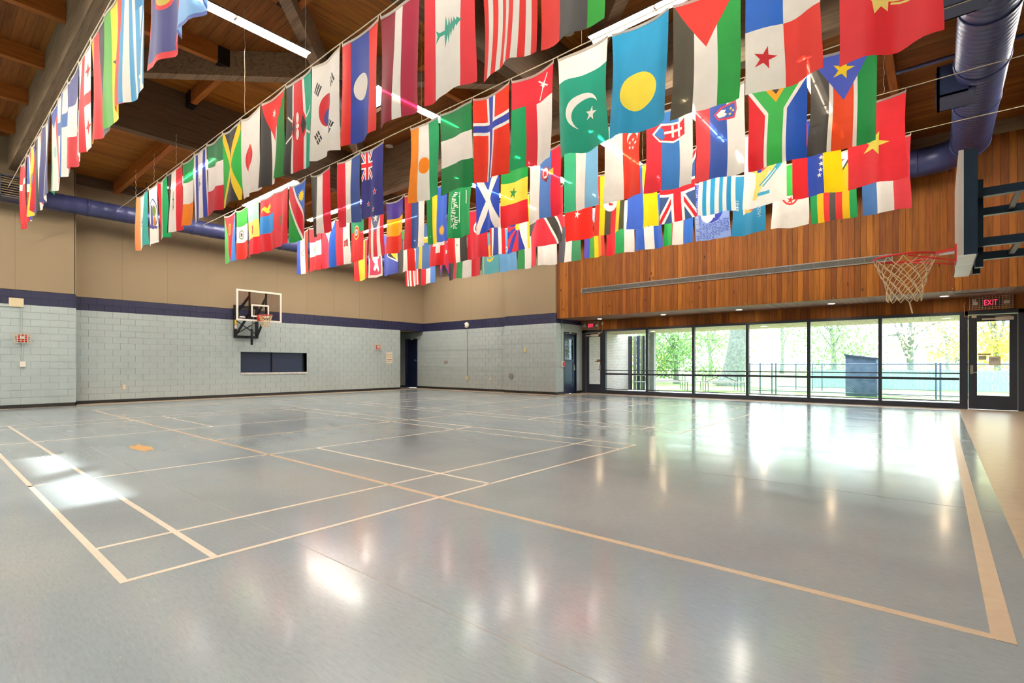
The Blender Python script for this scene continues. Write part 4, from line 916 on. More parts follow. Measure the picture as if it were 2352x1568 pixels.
D['korea'] = [Rr(WHT, 0, 0, 6, 10), Ci(RED, 3, 5, 1.55, 1.7), half('#3A4396', 3, 5, 1.6, -1.45), Ci(RED, 2.95, 4.3, .75, .85), Ci('#3A4396', 3.05, 5.75, .75, .85)] + trigram(4.6, 2.6, -.6, (1, 0, 1)) + trigram(1.3, 2.6, .6, (1, 1, 1)) + trigram(1.3, 7.6, -.6, (0, 0, 0)) + trigram(4.7, 7.4, .6, (0, 1, 0))
D['laos'] = V('#EE2A1E', '#3348A4', '#EE2A1E', w=[1, 1.9, 1]) + [Ci(WHT, 3, 4.9, 1.15, 1.25)]
D['latvia'] = V(DRED, WHT, '#A8163C', w=[2.1, 1, 2])
D['lebanon'] = V('#E2303C', WHT, '#E2303C', w=[1.2, 3, 1.2]) + cedar(3.1, 4.7)
D['liberia'] = V(*[('#E8231F', WHT)[i % 2] for i in range(11)]) + [Rr('#2C3A8C', 0, 0, 2.75, 3.4), St(WHT, 1.4, 1.7, 1)]
D['libya'] = V('#EE3A34', '#4A4A4A', '#2FB03C', w=[1.2, 2, 1]) + [Ci(WHT, 3, 4.6, .8), Ci('#4A4A4A', 3, 4.9, .68)]
D['eritrea'] = [Rr('#4FA84F', 0, 0, 6, 10), Pg('#3E82D0', (6, 0), (6, 10), (3.6, 10)), Pg(RED, (0, 0), (6, 0), (3.6, 10)), Ci('#F0B020', 3, 3.0, .85, 1.3), Ci(RED, 3, 3.0, .62, 1.0), Rr('#F0B020', 2.9, 2.2, 3.1, 3.8)]
D['mexico'] = Hb('#2F9A34', WHT, '#E2322A') + Em(3.2, 5, .85, ('#7A8A5A', WHT, '#6A5030'))
D['ethio_lion'] = Hb('#9CC8B8', '#F2D96C', '#DE2C38') + [Pg('#B8402E', (2.2, 4.3), (3.0, 4.0), (3.8, 4.6), (3.6, 5.2), (3.9, 5.9), (3.0, 5.7), (2.5, 6.1), (2.4, 5.2)), Ba('#B8803C', 3.9, 4.2, 4.1, 6.0, .16)]
D['mongolia'] = Hb('#D22834', '#2F86D2', '#D22834') + [Pg(YEL, (1.0, 1.9), (2.2, 1.5), (3.0, 1.9), (4.2, 1.2), (4.6, 1.9), (3.6, 2.5), (4.4, 2.8), (3.0, 2.9), (2.2, 2.4)), St(YEL, 1.1, 2.2, .6)]
D['morocco'] = [Rr('#E03540', 0, 0, 6, 10)] + [Ba('#6A7A4A', 3 + 1.2 * math.sin(a), 5 - 1.2 * math.cos(a), 3 + 1.2 * math.sin(a + 2.513), 5 - 1.2 * math.cos(a + 2.513), .17) for a in [i * 1.2566 for i in range(5)]]
D['namibia'] = [Rr('#1C9A3A', 0, 0, 6, 10), Pg('#2A66C8', (0, 0), (6, 0), (6, 10)), Ba(WHT, -.4, -.6, 6.4, 10.6, 3.1), Ba('#DC2438', -.4, -.6, 6.4, 10.6, 2.1)] + sun(YEL, 4.4, 2.3, 1.1, 12)
D['yemen'] = V('#46443F', WHT, '#DC2438')
D['nether'] = V('#DC2A3C', WHT, '#3B4F8E')
D['newzealand'] = [Rr('#2D2E78', 0, 0, 6, 10)] + jack_union(0, 0, 3, 4.3, '#2D2E78') + [s for x, y, r in ((2.0, 8.0, .5), (4.3, 6.5, .6), (3.9, 9.0, .5), (3.2, 7.2, .0)) if r for s in (St(WHT, x, y, r), St(RED, x, y, r * .68))]
D['niger'] = V('#F58A14', WHT, '#0C9A5E') + [Ci('#F58A14', 3.1, 5.4, .95, 1.05)]
D['nigeria'] = Hb('#0E7A40', WHT, '#0E7A40')
D['norway'] = cross('#E8351C', WHT, 1.55, '#3444A6', .8, 3, 3.7)
D['oman'] = V('#0B9A5C', '#D62C3A', WHT, w=[2.2, 1.3, 2.5]) + [Rr('#D62C3A', 0, 0, 6, 3.2), Ba(WHT, 4.0, 3.0, 5.2, .6, .14), Ba(WHT, 3.9, .9, 5.3, 2.0, .14), Rr(WHT, 4.5, 1.5, 4.8, 1.9), St(WHT, 4.6, 1.6, .5, 4, .4, .35)]
D['pakistan'] = Hb(WHT, '#15947A', w=[1, 3]) + crescent(WHT, '#15947A', 3.0, 6.0, 1.75, .38, .42, 1.55) + [St(WHT, 3.9, 6.5, .72, 5, .3)]
D['palau'] = [Rr('#2496C6', 0, 0, 6, 10), Ci('#F2DC44', 3.0, 6.2, 1.7, 1.8)]
D['palestine'] = V('#4A4638', WHT, '#1E9A40') + [TRI('#E23A30', 4.6)]
D['panama'] = [Rr(WHT, 0, 0, 6, 10), Rr('#2468CC', 0, 0, 3, 5), Rr('#E8392E', 3, 5, 6, 10), Rr(WHT, 3, 0, 6, 5), St('#C81E28', 1.5, 7.4, .95, 5, .3), St('#2468CC', 4.5, 2.4, .95)]
D['png'] = [Rr('#E63038', 0, 0, 6, 10), Pg('#3A3228', (2.2, 0), (6, 0), (6, 6.4)), Pg('#F3DC7A', (1.6, 5.6), (2.2, 5.0), (3.4, 5.1), (3.6, 5.9), (3.0, 6.1), (2.9, 7.0), (2.5, 6.6), (2.1, 7.1), (2.0, 6.2)), Ba('#F3DC7A', 2.8, 6.2, 3.9, 6.5, .16), Ba('#F3DC7A', 3.9, 6.5, 4.4, 5.6, .13), Ba('#F3DC7A', 3.1, 6.5, 4.3, 6.9, .14), Ba('#F3DC7A', 4.3, 6.9, 4.9, 6.0, .12)]
D['paraguay'] = V('#3A56C0', WHT, '#E2341E') + [Ci('#C8603C', 3, 5, .65), Ci(WHT, 3, 5, .5), St('#C8A03C', 3, 5, .3)]
D['peru'] = Hb('#DC2834', WHT, '#DC2834') + [Ci('#2E7A3E', 3, 5, 1.0, 1.25), Ci(WHT, 3, 5, .82, 1.05), Ci('#E0B83A', 3, 4.9, .5, .7), Ci('#C23A2E', 3, 5.5, .35)]
D['philippines'] = V('#E0344A', '#1E5CC0') + [TRI(WHT, 4.4)] + sun('#F0B030', 3, 1.7, .75, 8)
D['redwhite'] = V('#DE2E42', WHT) + [Pg('#C8303C', (3.9, 5.0), (5.2, 4.7), (5.2, 6.3), (4.4, 6.0), (3.9, 6.4)), Ci('#8A8A7A', 4.5, 5.6, .35)]
D['portugal'] = Hb('#0C9A66', '#E02C2E', w=[2, 3]) + [Ci('#E8C84A', 3, 4.0, 1.25, 1.5), Ci('#E02C2E', 3, 4.0, 1.0, 1.2), Rr(WHT, 2.5, 3.3, 3.5, 4.6), Rr('#3A56B0', 2.8, 3.6, 3.2, 4.3)]
D['puertorico'] = V('#DC2C3C', WHT, '#DC2C3C', WHT, '#DC2C3C') + [TRI('#5A6488', 5.2), St(WHT, 3, 2.2, .95)]
D['romania'] = Hb('#46308C', '#F4B010', '#E8321E')
D['russia'] = V('#C8262E', '#2E4A86', WHT)
D['rwanda'] = V('#157A3A', '#F0D820', '#3D66CC', w=[1, 1.1, 2]) + sun('#E8B43A', 4.6, 8.0, 1.0, 16)
D['saudi'] = [Rr('#0E8A4A', 0, 0, 6, 10)] + script(1.2, 3.0, 2.2, 8.2, 5) + [Ba(WHT, 4.5, 2.3, 4.6, 4.6, .17)]
D['scotland'] = [Rr('#2244AE', 0, 0, 6, 10), Ba(WHT, -.3, -.5, 6.3, 10.5, 1.35), Ba(WHT, 6.3, -.5, -.3, 10.5, 1.35)]
D['senegal'] = Hb('#129A40', '#F0DC48', '#E02430') + [St('#12803A', 2.8, 5, .95, 5, .2)]
D['serbia'] = V(WHT, '#4D7AC2', '#DC2840', w=[2, 2.2, 1.8]) + [Ci('#C0323A', 3.1, 3.4, .8, 1.05), Ci(WHT, 3.1, 3.3, .6, .8), Rr('#C0323A', 2.7, 3.0, 3.4, 3.8), Pg('#E0B040', (3.9, 3.1), (4.6, 2.9), (4.6, 3.9), (3.9, 3.7)), Pg('#7A2A2A', (2.6, 4.2), (3.8, 4.1), (3.4, 4.8))]
D['sierra'] = V('#3FB886', WHT, '#7AB6DC')
D['singapore'] = V(WHT, '#E63A24') + [Ci(WHT, 4.7, 2.3, 1.0), Ci('#E63A24', 4.7, 2.7, .85)] + [St(WHT, 4.7 + .6 * math.cos(a), 3.2 + .55 * math.sin(a), .28) for a in [i * 1.2566 for i in range(5)]]
D['slovakia'] = V('#E0303E', '#3A7AC0', WHT, w=[2.1, 2.1, 1.8]) + [Pg(WHT, (.8, 2.7), (2.0, 1.6), (4.3, 1.9), (5.2, 1.4), (5.2, 3.9), (3.4, 4.3), (1.8, 3.9)), Pg('#DA2C3C', (1.1, 2.8), (2.1, 1.9), (4.3, 2.15), (4.95, 1.7), (4.95, 3.7), (3.4, 4.05), (1.9, 3.7)), Pg('#3A7AC0', (1.1, 2.8), (1.9, 2.1), (2.4, 2.4), (2.3, 2.9), (2.5, 3.3), (2.2, 3.75)), Ba(WHT, 2.4, 2.85, 4.6, 2.85, .32), Ba(WHT, 3.4, 2.1, 3.4, 3.6, .28), Ba(WHT, 4.2, 1.95, 4.2, 3.75, .28)]
D['slovenia'] = V('#E84448', '#3E5CAE', WHT, w=[2, 2, 2.1]) + [Pg('#D24858', (2.5, 2.6), (3.3, 1.9), (5.0, 1.5), (5.1, 2.6), (4.8, 3.5), (3.0, 3.4)), Pg('#3E5CAE', (2.7, 2.65), (3.4, 2.1), (4.8, 1.75), (4.9, 2.6), (4.7, 3.25), (3.1, 3.2)), Pg(WHT, (2.8, 2.65), (3.4, 2.2), (3.9, 2.3), (3.7, 2.6), (4.0, 2.8), (3.7, 3.05), (3.1, 3.1)), St(YEL, 4.4, 2.3, .2, 6), St(YEL, 4.3, 2.9, .2, 6), St(YEL, 4.65, 2.6, .2, 6)]
D['safrica'] = [Rr(WHT, 0, 0, 6, 10), Pg('#D8202A', (0, 1.7), (1.85, 4.35), (1.85, 10), (0, 10)), Pg('#2454B4', (6, 1.7), (4.15, 4.35), (4.15, 10), (6, 10)), Rr('#34A848', 2.2, 3.6, 3.8, 10), Pg('#34A848', (0, 0), (6, 0), (6, 1.0), (3.8, 4.2), (2.2, 4.2), (0, 1.0)), Pg('#F0A81C', (.7, 0), (5.3, 0), (3, 3.2)), Pg('#3A3632', (1.3, 0), (4.7, 0), (3, 2.35))]
D['ssudan'] = V('#4A4844', '#E8502A', '#1E8A44', w=[1.9, 2, 1.9]) + [Rr(WHT, 1.75, 0, 2.1, 10), Rr(WHT, 3.9, 0, 4.25, 10), TRI('#4A5CC0', 5.0), St(YEL, 3, 1.9, 1.05, 5, .35)]
D['spain'] = V('#DC3034', '#F2C834', '#DC3034', w=[1, 2, 1]) + Em(3, 3.6, .7, ('#B06A3A', '#C8382E', WHT))
D['srilanka'] = [Rr('#E0D2C0', 0, 0, 6, 10), Rr('#E2A02C', .5, .5, 5.5, 1.8), Rr('#3A7A4A', .5, 1.8, 5.5, 3.0), Rr('#C23A5A', .5, 3.4, 5.5, 9.4), Pg(WHT, (1.6, 4.4), (3.2, 4.2), (4.6, 4.9), (4.3, 5.5), (3.6, 5.4), (3.8, 7.0), (4.6, 8.3), (4.0, 8.7), (3.0, 7.6), (2.2, 8.4), (1.6, 8.0), (2.3, 6.6), (1.5, 5.6))]
D['stlucia'] = [Rr('#4A5CB4', 0, 0, 6, 10), Pg(WHT, (1.3, 5.0), (6.0, 2.6), (6.0, 7.4)), Pg(BLK, (1.8, 5.0), (5.7, 3.2), (5.7, 6.8)), Pg('#F0DA30', (3.6, 5.0), (5.7, 3.2), (5.7, 6.8))]
D['sudan'] = V('#46443F', WHT, '#E02C22', w=[2.2, 2, 1.8]) + [TRI('#23A050', 3.4)]
D['sweden'] = [Rr('#5B86C4', 0, 0, 6, 10), Rr('#F0D844', 1.8, 0, 3.1, 10), Rr('#F0D844', 0, 3.0, 6, 4.3)]
D['swiss'] = [Rr('#E01C24', 0, 0, 6, 10), Rr(WHT, 2.2, 2.6, 3.8, 7.2), Rr(WHT, .9, 4.2, 5.1, 5.6)]
D['syria'] = V('#E22A2C', WHT, '#3A3630') + [St('#2E8A3E', 3, 6.4, .4), St('#2E8A3E', 3, 3.4, .4)]
D['plainred'] = [Rr('#C82434', 0, 0, 6, 10), Ci(WHT, 3, 3.6, 1.2), Ci('#C82434', 3.1, 3.7, .8)]
D['thailand'] = V('#E22C30', WHT, '#34448E', WHT, '#E22C30', w=[1, 1, 2, 1, 1])
D['tibet'] = [Rr(WHT, 0, 0, 6, 10), Rr('#E8B030', 0, 0, .7, 10)] + [Pg(('#2A3CA0', '#D8303C')[i % 2], (3.4, 5.2), (3.4 + 6 * math.cos(1.25 + i * .33), 5.2 + 6 * math.sin(1.25 + i * .33)), (3.4 + 6 * math.cos(1.58 + i * .33), 5.2 + 6 * math.sin(1.58 + i * .33))) for i in range(8)] + [Ci('#F0CC3C', 3.2, 5.3, .75), Pg(WHT, (3.4, 5.4), (6, 2.0), (6, 9.2)), Ci('#3E8A5A', 4.6, 4.4, .45), Ci('#C8403C', 3.7, 3.6, .5), Rr('#E8D040', 5.5, 0, 6, 10)]
D['trinidad'] = [Rr('#D83040', 0, 0, 6, 10), Ba(WHT, -1.2, -2, 7.2, 12, 2.3), Ba('#38342E', -1.2, -2, 7.2, 12, 1.45)]
D['turkey'] = [Rr('#E02218', 0, 0, 6, 10), Ci(WHT, 3, 3.2, 1.4), Ci('#E02218', 3, 3.6, 1.12), St(WHT, 3, 5.6, .75, 5, .3)]
D['uganda'] = V('#D8382C', '#E8C418', '#4A4438', '#D83038', '#F0CC1C', '#4A4A30') + [Ci(WHT, 2.9, 5.0, 1.2), Pg('#B8302C', (2.5, 4.7), (3.3, 5.0), (3.2, 5.3), (2.6, 5.2))]
D['ukraine'] = V('#3D62C0', '#F6D60C')
D['uk'] = jack_union(0, 0, 6, 10, '#34507E')
D['uruguay'] = V(WHT, '#1E96C8', WHT, '#2AA0D0', WHT, '#2AA0D0', WHT, '#1E8CC0', WHT) + [Rr(WHT, 3.3, 0, 6, 3.2)] + sun('#E8B43A', 4.6, 1.6, 1, 12)
D['usvi'] = [Rr(WHT, 0, 0, 6, 10), Pg('#F0DA70', (1.1, 5.2), (1.5, 4.3), (2.2, 4.0), (4.8, 1.6), (5.2, 2.4), (4.3, 4.4), (3.2, 6.4), (2.0, 9.0), (1.4, 8.9), (1.8, 6.6), (1.7, 5.4)), Pg('#F0DA70', (.6, 4.6), (1.2, 3.9), (1.8, 4.4), (1.4, 5.2), (.9, 5.1)), Rr('#2A3C98', 2.0, 3.9, 2.6, 5.4), Pg('#D84A58', (2.6, 3.9), (4.2, 3.2), (4.0, 4.6), (2.6, 5.4))] + [Ba(WHT, 2.65, 4.15 + k * .38, 4.1, 3.5 + k * .38, .13) for k in range(3)] + [Pg('#F0DA70', (3.5, 4.8), (4.2, 4.4), (4.7, 5.3), (4.3, 5.8), (3.8, 5.5)), Ba('#3FA2C4', 2.4, 7.2, 4.6, 5.4, .2), Ba('#3FA2C4', 2.9, 7.4, 4.9, 5.6, .2), Pg('#3FA2C4', (4.4, 5.3), (5.4, 4.5), (5.5, 5.1), (4.9, 5.8)), Rr('#3FA2C4', 2.2, 8.1, 3.9, 8.55)]
D['venezuela'] = V('#D6242A', '#2444A6', '#F4D010', w=[1.9, 2.1, 2.1]) + [St(WHT, 3.0 + .75 * math.cos(a), 5.2 - 2.3 * math.sin(a) + .6, .36) for a in [-.9 + i * .36 for i in range(8)]]
D['vietnam'] = [Rr('#E8343C', 0, 0, 6, 10), St('#F0DA58', 3, 5.2, 1.5, 5, .35)]
D['malaysia'] = V(*[('#D82C34', WHT)[i % 2] for i in range(11)]) + [Rr('#34408E', 0, 0, 3.2, 5.2), Ci(YEL, 1.7, 2.4, 1.0), Ci('#34408E', 1.8, 2.8, .85), St(YEL, 1.7, 3.7, .6, 8)]
D['luxem'] = V('#D02038', WHT, '#5A8CDC')
D['nepal'] = [Pg('#2E3E9C', (0, 0), (6, 0), (6, 10), (3.6, 4.6), (2.5, 9.6)), Pg('#D22A50', (.45, .4), (5.6, .4), (5.6, 8.4), (3.55, 4.0), (2.4, 8.2)), Ci(WHT, 4.5, 2.6, .6), Ci(WHT, 1.9, 2.6, .7)]
D['blkredgrn'] = V(BLK, '#D2303A', '#2F9A58') + [Ci(WHT, 3, 4.4, .5)]
D['malta'] = V(WHT, '#DC2834')
D['kazakh'] = [Rr('#5AB0BE', 0, 0, 6, 10), Ci('#F0D83C', 3.2, 4.6, 1.1)] + sun('#E8CC40', 3.2, 4.6, 1.9, 20) + [Pg('#F0D83C', (1.8, 6.0), (3.2, 6.6), (4.6, 6.0), (4.1, 6.9), (3.2, 7.2), (2.3, 6.9)), Rr('#E0CC50', .3, 0, .7, 10)]
D['somalia'] = [Rr('#6AAADC', 0, 0, 6, 10), St(WHT, 2.8, 4.8, 1.2, 5, .3)]
D['kuwait'] = V('#2E8A4A', WHT, '#DC3044') + [Pg('#3A3632', (0, 0), (6, 0), (4, 2.8), (2, 2.8))]
D['cyprus'] = [Rr(WHT, 0, 0, 6, 10), Pg('#E2B428', (2.2, 3.6), (3.6, 3.2), (3.3, 4.2), (2.9, 4.6), (2.3, 6.0), (2.5, 4.6)), Ba('#6A7A4A', 4.4, 4.0, 4.8, 4.9, .12), Ba('#6A7A4A', 4.2, 4.2, 4.5, 5.1, .12)]
D['uae'] = V('#4A4852', WHT, '#3A8A5E') + [Rr('#D8303C', 0, 0, 6, 2.4)]
D['rainbow'] = V('#5A3C9C', '#2846C0', '#46983A', '#F4D414', '#F0861A', '#E42A2A') + [Pg('#3A302C', (0, 0), (6, 0), (3, 5.0)), Pg('#7A5236', (.7, 0), (5.3, 0), (3, 4.0)), Pg('#7EC4E0', (1.3, 0), (4.7, 0), (3, 3.0)), Pg('#E8A4B8', (1.9, 0), (4.1, 0), (3, 2.0)), Pg(WHT, (2.4, 0), (3.6, 0), (3, 1.1))]
D['bulgaria'] = V('#E2202E', '#0E9A4E', WHT)
D['nicaragua'] = V('#2A5CC0', WHT, '#2A5CC0', w=[2, 2.2, 2]) + [Ci('#5A8A5A', 3, 5, .6, .8), Ci(WHT, 3, 5, .4, .55)]
D['uzbek'] = V('#18B048', WHT, '#2A72D4', w=[1.9, 2.3, 2]) + [Rr('#D8402E', 1.84, 0, 2.0, 10), Rr('#D8402E', 3.98, 0, 4.12, 10)]
D['peace'] = [Rr('#3A56C8', 0, 0, 6, 10), Pg('#8CA8E4', (0, 5.8), (6, 4.0), (6, 10), (0, 10)), Ci('#2438A8', 3, 4.8, 2.0, 2.3), Ci('#E6E6EA', 2.3, 5.2, 1.35, 1.8), Pg('#F0EEEA', (1.6, 3.4), (2.6, 4.0), (3.4, 3.0), (4.4, 3.8), (3.6, 5.2), (3.6, 6.4), (2.9, 5.8), (2.0, 5.2))]
D['wisconsin'] = [Rr('#1F86B4', 0, 0, 6, 10), Ci('#C8B45A', 3.0, 5.0, 1.15, 1.45), Ci('#3A8A5A', 2.4, 4.6, .35), Ci('#C8503A', 3.5, 5.8, .4), Ci('#D8C8A0', 3.0, 5.1, .6, .75), Rr('#4A5CA0', 2.6, 5.2, 3.1, 5.7), Rr('#B84A3A', 2.9, 4.5, 3.4, 5.0), Pg('#E4D8B8', (1.9, 5.9), (2.2, 5.4), (2.4, 6.4), (2.0, 6.6))]
D['algeria'] = Hb('#3CB84A', WHT) + [Ci('#E0403A', 3, 5.0, 1.45), Pg(WHT, (1.55, 5), (4.45, 5), (4.2, 3.6), (3, 3.5), (1.8, 3.6)), Pg('#3CB84A', (1.55, 4.97), (4.45, 4.97), (4.2, 3.6), (3, 3.5), (1.8, 3.6)), half('#3CB84A', 3, 4.98, 1.15, math.pi), half(WHT, 3, 5.0, 1.15, 0), Rr('#E0403A', 1.55, 4.35, 1.85, 4.99), Rr('#E0403A', 4.15, 4.35, 4.45, 4.99), St('#E0302A', 3, 5.65, .65, 5, .3)]
D['zimbabwe'] = V('#129A50', '#F2C414', '#E02A22', '#3A342E', '#E02A22', '#F2C414', '#129A50') + [Pg('#3A342E', (0, 0), (6, 0), (3, 4.9)), Pg(WHT, (.35, 0), (5.65, 0), (3, 4.5)), St('#D8281E', 3.4, 1.5, 1.2)]
D['bluewhitered'] = V('#4477B8', WHT, '#E8404A', w=[1.9, 2.2, 2])

FW, FL = 6.0, 10.0
def flagpos(rs, X0, X1, Yr, zc):
    r = random.Random(rs); ph = [r.uniform(0, 6.28) for _ in range(6)]; k1, k2 = r.uniform(.8, 1.35), r.uniform(1.7, 2.6)
    amp = r.uniform(.028, .055); sag = r.uniform(.02, .075); lean = r.uniform(-.03, .03); curl = r.uniform(-.05, .06); nar = r.uniform(.0, .06)
    W = X1 - X0
    def f(x, y):
        t, v = x / FW, max(0.0, y / FL)
        g = v ** 0.7
        dy = amp * (math.sin(6.283 * k1 * t + ph[0] + 1.1 * v) * (.15 + .95 * g) + .5 * math.sin(6.283 * k2 * t + ph[1] - .8 * v) * (.1 + .8 * g)) + .02 * math.sin(3.1 * v + ph[2]) * v + lean * v
        dx = .012 * math.sin(6.283 * k1 * t + ph[3]) * g + W * nar * (0.5 - t) * math.sin(math.pi * min(1, v * 1.1)) + .018 * math.sin(5 * v + ph[4]) * v
        s = sag * 4 * t * (1 - t) * (1 - .75 * v)
        z = zc - .045 - s - 1.5 * v + curl * (t - .5) * v * .8 + .012 * math.sin(6.283 * k1 * t + ph[5]) * v
        return Vector((X0 + W * t + dx, Yr + dy, z))
    return f
def subdiv(p, st=.5):
    o = []; n = len(p)
    for i in range(n):
        a, b = Vector(p[i]), Vector(p[(i + 1) % n]); k = max(1, int((b - a).length / st))
        for j in range(k): o.append(a + (b - a) * (j / k))
    return o
def clip(p):
    """clip polygon to the 6x10 field (Sutherland-Hodgman)"""
    for ax, lim, sg in ((0, 0, 1), (0, FW, -1), (1, 0, 1), (1, FL, -1)):
        o = []
        for i in range(len(p)):
            a, b = p[i - 1], p[i]; ia, ib = sg * (a[ax] - lim) >= -1e-9, sg * (b[ax] - lim) >= -1e-9
            if ia != ib:
                t = (lim - a[ax]) / (b[ax] - a[ax]); o.append((a[0] + (b[0] - a[0]) * t, a[1] + (b[1] - a[1]) * t))
            if ib: o.append(tuple(b))
        p = o
        if len(p) < 3: return None
    return p
def flatflag(des, outline):
    """constrained triangulation of the design: returns verts2d, tris, layer index per tri"""
    V2, faces = [], []
    layers = [('', outline)] + des
    keep = []
    for i, (c, p) in enumerate(layers):
        p = clip(p) if i else p
        if not p: continue
        q = subdiv(p); b = len(V2); V2 += q; faces.append(list(range(b, b + len(q)))); keep.append(i)
    gx, gy = 14, 24
    for i in range(1, gx):
        for j in range(1, gy): V2.append(Vector((FW * (i + .07 * math.sin(j * 3.1)) / gx, FL * (j + .07 * math.sin(i * 2.3)) / gy)))
    vs, es, fs, ov, oe, of = delaunay_2d_cdt(V2, [], faces, 0, 1e-4)
    vx = np.array([(v.x, v.y) for v in vs]); tr = np.array([tuple(f) for f in fs]); ce = vx[tr].mean(1)
    top = np.full(len(tr), -1)
    for i, (c, p) in enumerate(layers):
        if i not in keep: continue
        p = np.array([tuple(q) for q in p]); ins = np.zeros(len(ce), bool); k = len(p)
        for a in range(k):
            (xa, ya), (xb, yb) = p[a - 1], p[a]
            if ya == yb: continue
            ins ^= ((ya > ce[:, 1]) != (yb > ce[:, 1])) & (ce[:, 0] < (xb - xa) * (ce[:, 1] - ya) / (yb - ya) + xa)
        if i == 0: outm = ins
        else: top[ins] = i
    ok = outm & (top >= 0)
    return vs, [tuple(int(q) for q in t) for t in tr[ok]], [int(q) for q in top[ok]], layers
OUT_RECT = [(0, 0), (6, 0), (6, 10), (0, 10)]
FRS = [0]
def flag(Yr, zc, X0, X1, key, label, group, text=()):
    FRS[0] += 1; des = D[key]; f = flagpos(1000 + FRS[0] * 7, X0, X1, Yr, zc)
    outline = D['nepal'][0][1] if key == 'nepal' else OUT_RECT
    vs, tris, lay, layers = flatflag(des, outline)
    cols = []; mi = []
    for l in lay:
        c = layers[l][0] or des[0][0]
        if c not in cols: cols.append(c)
        mi.append(cols.index(c))
    org = Vector(((X0 + X1) / 2, Yr, zc))
    root = thing('flag', label, 'flag', org, group)
    m = MB(); m.smooth = True; m.v = [f(v.x, v.y) for v in vs]; m.f = tris; m.m = mi
    m.build('cloth', [cloth(c) for c in cols], root)
    h = MB(); n = 12
    pts = [f(FW * i / n, 0) for i in range(n + 1)]
    vsb = []
    for p in pts: vsb += [p + Vector((0, -.004, .004)), p + Vector((0, -.004, -.035)), p + Vector((0, .004, -.035)), p + Vector((0, .004, .004))]
    h.add(vsb, [(4 * i + a, 4 * i + b, 4 * i + 4 + b, 4 * i + 4 + a) for i in range(n) for a, b in ((0, 1), (1, 2), (2, 3), (3, 0))]); h.build('header_tape', M_HEAD, root)
    for e in (pts[0], pts[-1]): MB().tube([e + Vector((0, 0, -.015)), Vector((e.x, Yr, zc))], .006, 5).build('clip', M_CORD, root)
    for t, x, y, size, col in text:
        tm = textmesh(t, size); tm.materials.clear(); tm.materials.append(cloth(col))
        for v in tm.vertices:
            p = f(x - v.co.y, y + v.co.x); v.co = p + Vector((0, -.006, 0)) - org
        o = bpy.data.objects.new('lettering', tm); COL.objects.link(o); o.parent = root; o['kind'] = 'stuff'
    return root
M_HEAD = cloth('#E2DCD0')
ZCORD = 5.97
ROWS = [1.68, 4.08, 6.4, 8.85, 10.95, 13.1]
RN = ['first', 'second', 'third', 'fourth', 'fifth', 'sixth']
